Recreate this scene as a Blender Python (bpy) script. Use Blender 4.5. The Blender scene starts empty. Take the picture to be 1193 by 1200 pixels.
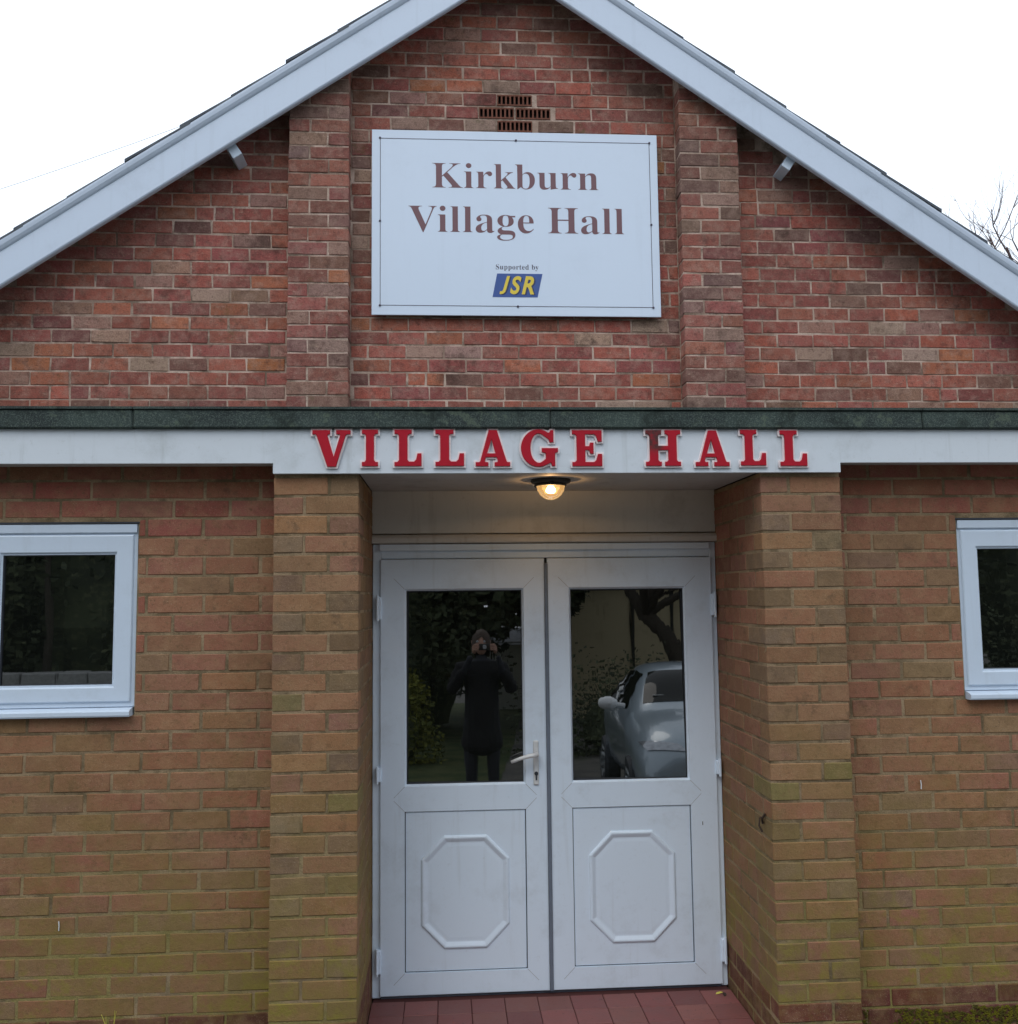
import bpy, math, random
from mathutils import Vector, Matrix, noise
import numpy as np
R = random.Random(7)
sc = bpy.context.scene
COL = sc.collection

# ------------------------------------------------------------------ camera
cam = bpy.data.cameras.new('camera_view'); cam_o = bpy.data.objects.new('camera_view', cam); COL.objects.link(cam_o)
cx, sx = math.cos(0.0898), math.sin(0.0898); cy, sy = math.cos(0.0111), math.sin(0.0111); cz, sz = math.cos(-0.065), math.sin(-0.065)
Mr = Matrix(((cz,-sz,0),(sz,cz,0),(0,0,1))) @ Matrix(((1,0,0),(0,cx,-sx),(0,sx,cx))) @ Matrix(((cy,0,sy),(0,1,0),(-sy,0,cy)))
CAMP = Vector((-0.4662, -3.7951, 1.8111)); FPX = 1105.33
m4 = Matrix.Identity(4)
for r in range(3):
    m4[r][0] = Mr[r][0]; m4[r][1] = Mr[r][2]; m4[r][2] = -Mr[r][1]; m4[r][3] = CAMP[r]
cam_o.matrix_world = m4
cam.sensor_fit = 'VERTICAL'; cam.sensor_height = 24.0; cam.lens = FPX/1200*24.0
cam.clip_start = 0.02; cam.clip_end = 600
sc.camera = cam_o
def project(P):
    q = Mr.transposed() @ (Vector(P)-CAMP)
    return 596.5+FPX*q.x/q.y, 600-FPX*q.z/q.y, q.y

# ------------------------------------------------------------------ sky, sun, exposure (overcast)
SUN_EL, SUN_ROT = math.radians(52), math.radians(205)
world = bpy.data.worlds.new('World'); sc.world = world; world.use_nodes = True
nt = world.node_tree; nt.nodes.clear()
wo = nt.nodes.new('ShaderNodeOutputWorld'); bg = nt.nodes.new('ShaderNodeBackground'); sky = nt.nodes.new('ShaderNodeTexSky')
sky.sky_type = 'NISHITA'; sky.sun_disc = False; sky.sun_elevation = SUN_EL; sky.sun_rotation = SUN_ROT
mixn = nt.nodes.new('ShaderNodeMix'); mixn.data_type = 'RGBA'; mixn.inputs['Factor'].default_value = 0.9
nt.links.new(sky.outputs[0], mixn.inputs['A']); mixn.inputs['B'].default_value = (11.2, 12.3, 13.7, 1)   # the cloud layer
nt.links.new(mixn.outputs['Result'], bg.inputs['Color']); bg.inputs['Strength'].default_value = 0.1
nt.links.new(bg.outputs[0], wo.inputs[0])
sl = bpy.data.lights.new('sun', 'SUN'); sl.energy = 0.6; sl.angle = math.radians(25); sl.color = (1, .96, .9)
so = bpy.data.objects.new('sun', sl); COL.objects.link(so)
d = Vector((math.sin(SUN_ROT)*math.cos(SUN_EL), math.cos(SUN_ROT)*math.cos(SUN_EL), math.sin(SUN_EL)))
so.rotation_euler = d.to_track_quat('Z', 'Y').to_euler(); so.location = (0, -5, 30)
vs = sc.view_settings; sc.display_settings.display_device = 'sRGB'
vs.view_transform = 'Standard'; vs.look = 'None'; vs.gamma = 1; vs.use_curve_mapping = False; vs.exposure = 0.26

# ------------------------------------------------------------------ helpers
def lin(r, g, b, k=1.0):
    f = lambda v: (v/12.92 if v <= .04045 else ((v+.055)/1.055)**2.4)
    return (min(f(r/255)*k, .9), min(f(g/255)*k, .9), min(f(b/255)*k, .9), 1)
def empty(name, loc=(0, 0, 0), parent=None, rz=0):
    o = bpy.data.objects.new(name, None); COL.objects.link(o); o.location = loc; o.rotation_euler = (0, 0, rz)
    o.empty_display_size = .1
    if parent: o.parent = parent
    return o
def tag(o, label=None, cat=None, group=None, kind=None):
    if label: o['label'] = label
    if cat: o['category'] = cat
    if group: o['group'] = group
    if kind: o['kind'] = kind
    return o
def link(name, me, mat=None, parent=None, loc=(0, 0, 0)):
    o = bpy.data.objects.new(name, me); COL.objects.link(o); o.location = loc
    if mat and not me.materials: me.materials.append(mat)
    if parent: o.parent = parent
    return o
class MB:
    def __init__(s): s.v = []; s.f = []; s.mi = []; s.cur = 0; s.col = []; s.cc = None
    def add(s, vs_, fs):
        n = len(s.v); s.v += [tuple(v) for v in vs_]
        for f in fs: s.f.append([i+n for i in f]); s.mi.append(s.cur)
        if s.cc is not None: s.col += [s.cc]*len(vs_)
        return s
    def box(s, x0, x1, y0, y1, z0, z1):
        v = [(x0,y0,z0),(x1,y0,z0),(x1,y1,z0),(x0,y1,z0),(x0,y0,z1),(x1,y0,z1),(x1,y1,z1),(x0,y1,z1)]
        return s.add(v, [(0,3,2,1),(4,5,6,7),(0,1,5,4),(1,2,6,5),(2,3,7,6),(3,0,4,7)])
    def cbox(s, x0, x1, y0, y1, z0, z1, b=.003, j=0.0, rng=R):
        v, f = chamfer((x1-x0), (y1-y0), (z1-z0), b, j, rng)
        c = Vector(((x0+x1)/2, (y0+y1)/2, (z0+z1)/2))
        return s.add([Vector(p)+c for p in v], f)
    def prism(s, pts, axis, a, b):
        """outline pts in the plane across AXIS, from a to b"""
        n = len(pts)
        def P(p, t):
            if axis == 'y': return (p[0], t, p[1])
            if axis == 'x': return (t, p[0], p[1])
            return (p[0], p[1], t)
        v = [P(p, a) for p in pts]+[P(p, b) for p in pts]
        f = [tuple(range(n))[::-1], tuple(range(n, 2*n))]+[(i, (i+1) % n, n+(i+1) % n, n+i) for i in range(n)]
        return s.add(v, f)
    def sweep(s, prof, path_fn, ts):
        """prof: closed profile points; path_fn(t, p) -> point"""
        n = len(prof); v = []
        for t in ts: v += [path_fn(t, p) for p in prof]
        f = []
        for k in range(len(ts)-1):
            for i in range(n): f.append((k*n+i, k*n+(i+1) % n, (k+1)*n+(i+1) % n, (k+1)*n+i))
        f.append(tuple(range(n))[::-1]); f.append(tuple((len(ts)-1)*n+i for i in range(n)))
        return s.add(v, f)
    def tube(s, pts, rad, n=8, cap=True):
        pts = [Vector(p) for p in pts]
        if not isinstance(rad, (list, tuple)): rad = [rad]*len(pts)
        v = []; up = None
        for i, p in enumerate(pts):
            t = (pts[min(i+1, len(pts)-1)]-pts[max(i-1, 0)]).normalized()
            if up is None: up = t.orthogonal().normalized()
            up = (up-t*up.dot(t)).normalized(); w = t.cross(up)
            for k in range(n):
                a = 2*math.pi*k/n; v.append(p+(up*math.cos(a)+w*math.sin(a))*rad[i])
        f = []
        for i in range(len(pts)-1):
            for k in range(n): f.append((i*n+k, i*n+(k+1) % n, (i+1)*n+(k+1) % n, (i+1)*n+k))
        if cap: f.append(tuple(range(n))[::-1]); f.append(tuple((len(pts)-1)*n+k for k in range(n)))
        return s.add(v, f)
    def lathe(s, prof, c, axis='z', n=24):
        v = []; f = []
        for r_, h in prof:
            for k in range(n):
                a = 2*math.pi*k/n; x, y = r_*math.cos(a), r_*math.sin(a)
                v.append({'z': (c[0]+x, c[1]+y, c[2]+h), 'x': (c[0]+h, c[1]+x, c[2]+y), 'y': (c[0]+x, c[1]+h, c[2]+y)}[axis])
        for i in range(len(prof)-1):
            for k in range(n): f.append((i*n+k, i*n+(k+1) % n, (i+1)*n+(k+1) % n, (i+1)*n+k))
        return s.add(v, f)
    def mesh(s, name, mats=None, smooth=False):
        me = bpy.data.meshes.new(name); me.from_pydata(s.v, [], s.f)
        if mats:
            for m in (mats if isinstance(mats, (list, tuple)) else [mats]): me.materials.append(m)
            if isinstance(mats, (list, tuple)): me.polygons.foreach_set('material_index', s.mi)
        if s.col:
            a = me.color_attributes.new('Col', 'FLOAT_COLOR', 'POINT')
            a.data.foreach_set('color', [c for q in s.col for c in q])
        if smooth: me.polygons.foreach_set('use_smooth', [True]*len(me.polygons))
        me.update(); return me
    def build(s, name, mats=None, parent=None, loc=(0, 0, 0), smooth=False):
        return link(name, s.mesh(name, mats, smooth), None, parent, loc)
def recalc(o):
    import bmesh
    bm = bmesh.new(); bm.from_mesh(o.data); bmesh.ops.recalc_face_normals(bm, faces=bm.faces); bm.to_mesh(o.data); bm.free(); return o
def chamfer(dx, dy, dz, b, j, rng):
    """24-vertex chamfered box centred on 0; j = jitter"""
    hx, hy, hz = dx/2, dy/2, dz/2
    off = {}
    for sx_ in (-1, 1):
        for sy_ in (-1, 1):
            for sz_ in (-1, 1):
                off[(sx_, sy_, sz_)] = (rng.uniform(-j, j), rng.uniform(-j*.4, j*.4), rng.uniform(-j, j))
    v = []; idx = {}
    for k, o in off.items():
        for ax in range(3):
            p = [k[0]*(hx-b), k[1]*(hy-b), k[2]*(hz-b)]
            p[ax] = k[ax]*(hx, hy, hz)[ax]
            idx[(k, ax)] = len(v); v.append((p[0]+o[0], p[1]+o[1], p[2]+o[2]))
    f = []
    for ax in range(3):
        u, w = (ax+1) % 3, (ax+2) % 3
        for s_ in (-1, 1):
            q = []
            for a, c in ((-1, -1), (1, -1), (1, 1), (-1, 1)):
                k = [0, 0, 0]; k[ax] = s_; k[u] = a; k[w] = c; q.append(idx[(tuple(k), ax)])
            f.append(tuple(q) if s_ > 0 else tuple(q[::-1]))
            # edges parallel to ax
        for a in (-1, 1):
            for c in (-1, 1):
                k0 = [0, 0, 0]; k0[u] = a; k0[w] = c; k1 = list(k0); k0[ax] = -1; k1[ax] = 1
                q = [idx[(tuple(k0), u)], idx[(tuple(k1), u)], idx[(tuple(k1), w)], idx[(tuple(k0), w)]]
                f.append(tuple(q) if a*c < 0 else tuple(q[::-1]))
    for k in off:
        q = [idx[(k, 0)], idx[(k, 1)], idx[(k, 2)]]
        f.append(tuple(q) if k[0]*k[1]*k[2] > 0 else tuple(q[::-1]))
    return v, f

# ------------------------------------------------------------------ materials
class Mat:
    def __init__(s, name):
        s.m = bpy.data.materials.new(name); s.m.use_nodes = True; s.t = s.m.node_tree
        s.p = s.t.nodes['Principled BSDF']; s.o = s.t.nodes['Material Output']
        s.pos = s.t.nodes.new('ShaderNodeNewGeometry').outputs['Position']
    def N(s, typ, **kw):
        n = s.t.nodes.new(typ)
        for k, v in kw.items(): setattr(n, k, v)
        return n
    def noise(s, scale, detail=4, rough=.55, vec=None, stretch=None, off=0):
        n = s.N('ShaderNodeTexNoise'); n.inputs['Scale'].default_value = scale; n.inputs['Detail'].default_value = detail
        n.inputs['Roughness'].default_value = rough
        v = vec or s.pos
        if stretch or off:
            mp = s.N('ShaderNodeMapping'); s.t.links.new(v, mp.inputs['Vector'])
            if stretch: mp.inputs['Scale'].default_value = stretch
            mp.inputs['Location'].default_value = (off, off*1.7, off*.6); v = mp.outputs[0]
        s.t.links.new(v, n.inputs['Vector']); return n.outputs['Fac']
    def ramp(s, fac, a, b, lo=0., hi=1.):
        n = s.N('ShaderNodeMapRange'); n.clamp = True; n.interpolation_type = 'SMOOTHSTEP'
        for k, v in (('From Min', a), ('From Max', b), ('To Min', lo), ('To Max', hi)): n.inputs[k].default_value = v
        s.t.links.new(fac, n.inputs['Value']); return n.outputs[0]
    def math(s, op, a, b=None):
        n = s.N('ShaderNodeMath'); n.operation = op
        for i, x in enumerate((a, b)):
            if x is None: continue
            if hasattr(x, 'links'): s.t.links.new(x, n.inputs[i])
            else: n.inputs[i].default_value = x
        return n.outputs[0]
    def mix(s, fac, a, b, mode='MIX'):
        n = s.N('ShaderNodeMix'); n.data_type = 'RGBA'; n.blend_type = mode
        for k, x in (('Factor', fac), ('A', a), ('B', b)):
            if k == 'Factor': sock = n.inputs[0]
            else: sock = n.inputs[6 if k == 'A' else 7]
            if hasattr(x, 'links'): s.t.links.new(x, sock)
            else: sock.default_value = x
        return n.outputs[2]
    def color(s, c):
        if hasattr(c, 'links'): s.t.links.new(c, s.p.inputs['Base Color'])
        else: s.p.inputs['Base Color'].default_value = c
        return s
    def rough(s, r, spec=.5):
        if hasattr(r, 'links'): s.t.links.new(r, s.p.inputs['Roughness'])
        else: s.p.inputs['Roughness'].default_value = r
        s.p.inputs['Specular IOR Level'].default_value = spec; return s
    def bump(s, h, dist=.002, strength=1.):
        b = s.N('ShaderNodeBump'); b.inputs['Distance'].default_value = dist; b.inputs['Strength'].default_value = strength
        s.t.links.new(h, b.inputs['Height']); s.t.links.new(b.outputs[0], s.p.inputs['Normal']); return s
    def z(s):
        n = s.N('ShaderNodeSeparateXYZ'); s.t.links.new(s.pos, n.inputs[0]); return n.outputs

KB = 1.14   # photo colour -> base colour for things lit as the front wall is
def brick_mat(name, src, low):
    m = Mat(name)
    if src == 'obj': base = m.N('ShaderNodeObjectInfo').outputs['Color']
    else:
        a = m.N('ShaderNodeAttribute'); a.attribute_name = 'Col'; base = a.outputs['Color']
    # cloudy firing marks, pale salts, soot
    c = m.mix(m.ramp(m.noise(16, 3), .42, .68, 0, .38 if not low else .25), base, lin(176, 146, 132, 1.1) if not low else lin(158, 128, 96, 1.3))
    c = m.mix(m.ramp(m.noise(23, 4, off=5), .50, .70, 0, .42 if not low else .35), c, lin(92, 58, 54, 1.1) if not low else lin(116, 90, 64, 1.2))
    c = m.mix(m.ramp(m.noise(9, 5, .7, off=11), .59, .72, 0, .5), c, lin(66, 54, 48))
    c = m.mix(m.ramp(m.noise(170, 2), .35, .7, 0, .35 if not low else .18), c, (.05, .035, .03, 1) if not low else (.09, .06, .035, 1))
    c = m.mix(m.ramp(m.noise(310, 1, off=3), .64, .74, 0, .4), c, lin(205, 185, 160))
    c = m.mix(m.ramp(m.noise(26, 7, .8, off=17, stretch=(.7, 1, 1.6)), .57, .68, 0, .6 if not low else .32), c, lin(176, 150, 130, 1.2) if not low else lin(150, 128, 98, 1.2))
    c = m.mix(m.ramp(m.noise(41, 5, .75, off=31), .58, .68, 0, .55 if not low else .4), c, lin(70, 48, 40) if not low else lin(92, 68, 44))
    c = m.mix(m.ramp(m.noise(75, 4, .8, off=44), .56, .66, 0, .5), c, lin(88, 62, 50) if not low else lin(84, 66, 46))
    c = m.mix(m.ramp(m.noise(1.1, 4, .6, off=50), .38, .62, .22, 0), c, lin(96, 78, 60))
    x, y, z = m.z()
    if low:   # algae towards the damp foot of the wall, in patches
        g = m.math('MULTIPLY', m.ramp(m.noise(3.2, 5, .7, off=2), .38, .66), m.math('MULTIPLY', m.ramp(z, .25, 1.7, .6, .0), m.ramp(z, .19, .22, .3, 1)))
        c = m.mix(g, c, lin(116, 104, 50, 1.15))
        g2 = m.math('MULTIPLY', m.ramp(m.noise(8, 5, .75, off=8), .46, .66), m.math('MULTIPLY', m.ramp(z, .1, .95, .8, 0), m.ramp(z, .19, .22, .2, 1)))
        c = m.mix(g2, c, lin(126, 120, 44, 1.1))
        g3 = m.math('MULTIPLY', m.ramp(m.noise(2.5, 5, .7, off=21), .34, .6), m.math('MULTIPLY', m.ramp(z, .3, 2.1, .42, .10), m.ramp(z, .19, .22, 0, 1)))
        c = m.mix(g3, c, lin(116, 96, 58, 1.15))
    else:
        g = m.ramp(m.noise(3.0, 6, .75, off=4), .60, .74, 0, .6)
        c = m.mix(g, c, lin(84, 84, 48))
        g = m.ramp(m.noise(2.2, 6, .75, off=14), .54, .70, 0, .62)
        c = m.mix(g, c, lin(60, 44, 38))
    m.color(c).rough(.93, .25)
    h = m.math('ADD', m.noise(60, 5, .65), m.math('MULTIPLY', m.noise(260, 3), .5))
    m.bump(h, .0045 if not low else .0025, 1); return m.m
BM = {('obj', 0): brick_mat('red_brick', 'obj', False), ('att', 0): brick_mat('red_brick_far', 'att', False),
      ('obj', 1): brick_mat('tan_brick', 'obj', True), ('att', 1): brick_mat('tan_brick_far', 'att', True)}
def mortar_mat(name, c1, c2, low):
    m = Mat(name); c = m.mix(m.ramp(m.noise(7, 5), .35, .65), c1, c2)
    c = m.mix(m.ramp(m.noise(5, 6, .75, off=9), .46, .62, 0, .75), c, lin(104, 88, 74) if not low else lin(92, 78, 56))
    if low:
        x, y, z = m.z()
        g = m.math('MULTIPLY', m.ramp(m.noise(4, 5, .7, off=2), .36, .58), m.ramp(z, .1, 1.25, .75, .0))
        c = m.mix(g, c, lin(134, 126, 66, 1.15))
    c = m.mix(m.ramp(m.noise(220, 2), .4, .7, 0, .3), c, (.1, .08, .06, 1))
    m.color(c).rough(.95, .2).bump(m.noise(120, 5, .7), .004, 1); return m.m
M_mort_g = mortar_mat('gable_mortar', lin(184, 162, 148, 1.35), lin(146, 124, 110, 1.25), False)
M_mort_l = mortar_mat('lower_mortar', lin(142, 122, 96, 1.3), lin(120, 104, 80, 1.2), True)
def paint(name, c, dirt=.25, rgh=.35, dc=lin(120, 118, 100), sc_=1.):
    m = Mat(name); k = m.mix(m.ramp(m.noise(5*sc_, 6, .7), .5, .75, 0, dirt), c, dc)
    k = m.mix(m.ramp(m.noise(40, 4, .7, off=7), .58, .75, 0, dirt*.6), k, dc)
    k = m.mix(m.ramp(m.noise(18, 4, .6, off=13, stretch=(1, 1, .08)), .56, .72, 0, dirt*.7), k, dc)
    m.color(k).rough(rgh).bump(m.noise(30, 3), .0006, .6); return m.m
M_upvc = paint('white_upvc', (.60, .69, .80, 1), .10, .3)
M_door = paint('door_upvc', (.75, .86, .98, 1), .14, .28, lin(125, 122, 110))
M_fascia = paint('white_board', (.66, .71, .76, 1), .28, .5, lin(125, 128, 118), .6)
M_barge = paint('barge_upvc', (.60, .68, .80, 1), .10, .3, lin(120, 125, 130))
M_soffit = paint('soffit_paint', (.55, .54, .52, 1), .3, .6, lin(110, 95, 75))
M_cream = paint('transom_paint', (.62, .60, .56, 1), .25, .55, lin(120, 105, 80))
M_sign = paint('sign_panel', (.68, .77, .90, 1), .05, .25, lin(150, 155, 165))
def plain(name, c, r=.5, spec=.5, metal=0., nz=.15, bump=0.):
    m = Mat(name); dk = tuple(v*.6 for v in c[:3])+(1,)
    m.color(m.mix(m.ramp(m.noise(25, 5), .35, .7, 0, nz*2), c, dk)).rough(r, spec); m.p.inputs['Metallic'].default_value = metal
    if bump: m.bump(m.noise(80, 4, .7), bump)
    return m.m
M_ink = plain('brown_ink', lin(118, 82, 88), .5, nz=.05)
M_line = plain('border_ink', lin(74, 66, 84), .5)
M_blue = plain('logo_blue', lin(62, 92, 160, .9), .4, nz=.05)
M_navy = plain('logo_shadow', lin(40, 52, 92), .4)
M_yel = plain('logo_yellow', lin(222, 196, 70, 1.1), .4, nz=.05)
M_gap = plain('dark_gasket', (.03, .035, .045, 1), .6)
M_grey_gap = plain('grey_gasket', (.16, .19, .24, 1), .5)
M_weld = plain('weld_grey', (.42, .46, .50, 1), .4)
M_metal = plain('satin_metal', (.55, .58, .60, 1), .32, .5, .7)
M_white_metal = plain('white_lever', (.75, .76, .76, 1), .3)
M_dark = plain('dark_cast', (.035, .035, .03, 1), .5, bump=.001)
M_rust = plain('rusty_iron', (.05, .03, .02, 1), .8)
M_void = plain('slot_shade', (.012, .009, .008, 1), .9)  # near-black colour standing in for the shade inside the air brick slots
M_airb = plain('air_brick_clay', lin(122, 80, 66, 1.0), .9, .2, nz=.35, bump=.002)
def felt():
    m = Mat('green_felt'); c = m.mix(m.ramp(m.noise(5, 6, .7), .35, .65), lin(48, 56, 56, .95), lin(64, 76, 72, 1.0))
    c = m.mix(m.ramp(m.noise(240, 3), .45, .7, 0, .5), c, lin(115, 128, 118)); c = m.mix(m.ramp(m.noise(6, 6, .8, off=3), .50, .64, 0, .7), c, lin(36, 44, 40)); c = m.mix(m.ramp(m.noise(14, 5, .8, off=8), .56, .66, 0, .6), c, lin(96, 108, 92))
    m.color(c).rough(.9, .3).bump(m.noise(180, 4, .7), .003); return m.m
M_felt = felt()
def slate():
    m = Mat('slate_tile'); c = m.mix(m.ramp(m.noise(6, 5), .35, .65), lin(60, 66, 76), lin(92, 98, 104)); m.color(c).rough(.75).bump(m.noise(60, 5), .002); return m.m
M_slate = slate()
def letter_red(stain=False):
    m = Mat('letter_red'+('_stained' if stain else '')); c = m.mix(m.ramp(m.noise(22, 4), .4, .75, 0, .25), lin(168, 8, 34, 1.1), lin(130, 8, 30))
    if stain:
        x, y, z = m.z(); f = m.math('MULTIPLY', m.ramp(z, 2.37, 2.42, 0, 1), m.ramp(x, .395, .425, 1, 0))
        f = m.math('MULTIPLY', f, m.ramp(m.noise(45, 5, .7), .3, .6, .45, .95)); c = m.mix(f, c, lin(66, 46, 44))
    m.color(c).rough(.6, .3).bump(m.noise(120, 3), .0004); return m.m
M_red = letter_red(); M_red_st = letter_red(True)
M_halo = paint('letter_edge', (.85, .76, .76, 1), .12, .5, lin(150, 135, 125))
def tile_mat():
    m = Mat('quarry_tile'); oi = m.N('ShaderNodeObjectInfo').outputs['Color']
    c = m.mix(m.ramp(m.noise(12, 5, .7), .4, .7, 0, .4), oi, lin(112, 78, 74)); c = m.mix(m.ramp(m.noise(60, 4, .7, off=5), .62, .72, 0, .8), c, (.02, .018, .015, 1))
    m.color(c).rough(.6).bump(m.noise(90, 4), .0012); return m.m
M_tile = tile_mat(); M_grout = plain('grout', lin(84, 52, 50), .9, .2)
def glass(name='dark_glass', ior=2.6, wavy=True):
    m = Mat(name); m.color((.006, .007, .006, 1)); m.rough(.012, .5); m.p.inputs['IOR'].default_value = ior
    m.bump(m.noise(5, 2, .5, stretch=(3.5, 1, .35)), (.0012 if wavy else 0)*.16, .5); return m.m
M_glass = glass(); M_carglass = glass('car_glass', 1.22, False)
def foliage(name, c1, c2, c3):
    m = Mat(name); c = m.mix(m.ramp(m.noise(1.6, 4), .4, .6), c1, c2); c = m.mix(m.ramp(m.noise(11, 3, off=3), .5, .7), c, c3); m.color(c).rough(.7, .3)
    return m.m
M_ever = foliage('evergreen_leaf', (.03, .04, .02, 1), (.055, .07, .03, 1), (.10, .11, .05, 1))
M_gold = foliage('golden_leaf', (.06, .075, .015, 1), (.14, .15, .02, 1), (.22, .2, .03, 1))
M_bark = plain('bark', (.06, .05, .038, 1), .95, .2, nz=.4, bump=.01)
M_pale = plain('pale_bark', (.13, .13, .11, 1), .9, .2, nz=.4)
M_stone = plain('grey_stone', (.34, .34, .33, 1), .9, .2, nz=.3, bump=.006)
M_twig = plain('twig_bark', (.11, .075, .07, 1), .9, .2)

# ------------------------------------------------------------------ setting: ground
G = 1.747; W = .1125; HC = .0776; ZT = 2.300; D = .678
def ground():
    m = Mat('tarmac'); c = m.mix(m.ramp(m.noise(1.2, 6, .7), .35, .65), (.07, .068, .062, 1), (.13, .12, .105, 1))
    c = m.mix(m.ramp(m.noise(90, 3), .5, .7, 0, .5), c, (.2, .19, .17, 1)); c = m.mix(m.ramp(m.noise(.5, 5, off=6), .55, .7, 0, .6), c, (.05, .06, .025, 1))
    m.color(c).rough(.95, .3).bump(m.noise(70, 4, .7), .01)
    b = MB(); n = 24
    xs = [-300, -60, -20]+[-8+i*16/16 for i in range(17)]+[20, 60, 300]; ys = [-300, -60, -25]+[-12+i for i in range(13)]+[10, 60, 300]
    v = [(x, y, -.012) for y in ys for x in xs]; k = len(xs)
    b.add(v, [(j*k+i, j*k+i+1, (j+1)*k+i+1, (j+1)*k+i) for j in range(len(ys)-1) for i in range(k-1)])
    tag(b.build('ground', m.m), 'worn grey tarmac yard in front of the village hall', kind='structure')
    m = Mat('lawn_turf'); m.color(m.mix(m.ramp(m.noise(2, 6), .35, .65), (.035, .055, .02, 1), (.08, .09, .035, 1))).rough(.95, .2).bump(m.noise(40, 5), .02)
    b = MB(); b.add([(-14, -30, -.004), (.2, -30, -.004), (-.4, -6.6, -.004), (-14, -6.2, -.004)], [(0, 1, 2, 3)])
    tag(b.build('lawn', m.m), 'green lawn reflected low in the left door glass', kind='structure')
ground()
def porch_floor():
    root = tag(empty('porch_floor'), 'dark red quarry tile floor at the foot of the double doors', kind='structure')
    MB().box(-.815, .815, -.30, .72, -.01, -.001).build('floor_bed', M_grout, root)
    variants = []
    for k in range(5):
        b = MB(); b.cbox(-.0725, .0725, -.0725, .0725, -.008, .0035+k*.0004, .0015, .0008); variants.append(b.mesh('tile', M_tile))
    for j in range(6):
        for i in range(11):
            x = -.745+i*.1492; y = .575-j*.1492
            if x > .75: continue
            o = link('tile', R.choice(variants), None, root, (x, y, 0)); c = R.choice([(116, 68, 64), (120, 72, 67), (112, 64, 61), (118, 70, 66), (124, 77, 70)])
            q = R.uniform(.9, 1.15); o.color = lin(*[v*q for v in c], 1.05)
porch_floor()

# ------------------------------------------------------------------ brickwork
class Bricks:
    """collects bricks of one building; the 300 that show largest become parts, the rest join"""
    def __init__(s, low, recess=.004): s.list = []; s.low = low; s.cache = {}; s.recess = recess
    def add(s, parent, x0, x1, y0, y1, z0, z1, col, hide=False, facing='y'):
        c = ((x0+x1)/2, (y0+y1)/2, (z0+z1)/2); px, py, dep = project(c)
        w = (x1-x0) if facing == 'y' else (y1-y0)*.28
        sx0 = px-FPX*w/2/dep; sx1 = px+FPX*w/2/dep
        vis = max(0, min(sx1, 1193)-max(sx0, 0)); hz = FPX*(z1-z0)/2/dep; vz = max(0, min(py+hz, 1200)-max(py-hz, 0))
        s.list.append((0 if hide else vis*vz, parent, x0, x1, y0, y1, z0, z1, col))
    def finish(s):
        s.list.sort(key=lambda t: -t[0]); rest = {}
        for i, (a, par, x0, x1, y0, y1, z0, z1, col) in enumerate(s.list):
            if i < 300 and a > 0:
                key = (round((x1-x0)*200), round((y1-y0)*200), round((z1-z0)*500), R.randrange(5))
                if key not in s.cache:
                    b = MB(); b.cbox(-(x1-x0)/2, (x1-x0)/2, -(y1-y0)/2, (y1-y0)/2, -(z1-z0)/2, (z1-z0)/2, .0032, .0016 if s.low else .0026)
                    s.cache[key] = b.mesh('brick', BM[('obj', s.low)])
                o = link('brick', s.cache[key], None, par, ((x0+x1)/2, (y0+y1)/2, (z0+z1)/2)); o.color = col
            else:
                b = rest.setdefault(par.name, (par, MB()))[1]; b.cc = col
                b.cbox(x0, x1, y0, y1, z0, z1, .0032, .0016 if s.low else .0026)
        for par, b in rest.values():
            tag(b.build('brickwork', BM[('att', s.low)], par), kind='stuff')
def wob(c, q=.08):
    k = 1+R.uniform(-q, q); return tuple(max(0, v*k+R.uniform(-4, 4)) for v in c)
GP = [((146, 82, 72), 30), ((138, 78, 70), 22), ((154, 88, 72), 14), ((128, 74, 68), 12), ((118, 80, 72), 7), ((158, 96, 74), 4), ((150, 122, 108), 6), ((140, 104, 92), 9), ((158, 100, 70), 1), ((112, 82, 76), 3), ((102, 74, 66), 3)]
PP = [((132, 80, 72), 20), ((126, 76, 70), 16), ((142, 86, 74), 14), ((118, 84, 76), 8), ((136, 108, 96), 10), ((108, 80, 72), 7), ((124, 98, 88), 8), ((154, 98, 70), .6), ((108, 84, 80), 2)]
def pick(P): 
    t = R.uniform(0, sum(w for _, w in P))
    for c, w in P:
        t -= w
        if t <= 0: return c
    return P[-1][0]
KG = 1.42
def gcol(P=GP): return lin(*wob(pick(P)), KG)
def lcol(row, pier=False, hdr=False):
    t = row/27
    if hdr and pier: P = [((122, 98, 78), 5), ((114, 92, 74), 4), ((130, 108, 88), 3), ((138, 98, 80), 4), ((120, 106, 70), .5+2*t)]
    elif pier: P = [((146, 104, 78), 8), ((150, 108, 82), 6), ((148, 98, 78), 4), ((142, 104, 76), 6), ((134, 110, 76), .3+2.5*t)]
    else: P = [((145, 98, 78), 8), ((142, 98, 76), 7), ((142, 92, 74), 5), ((147, 103, 80), 4), ((136, 102, 74), 1+3*t), ((134, 104, 82), 1+2*t)]
    c = wob(pick(P), .045)
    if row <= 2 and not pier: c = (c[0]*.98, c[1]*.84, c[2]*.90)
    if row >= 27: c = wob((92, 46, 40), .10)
    return lin(*c, KB)
J = .010

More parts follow.
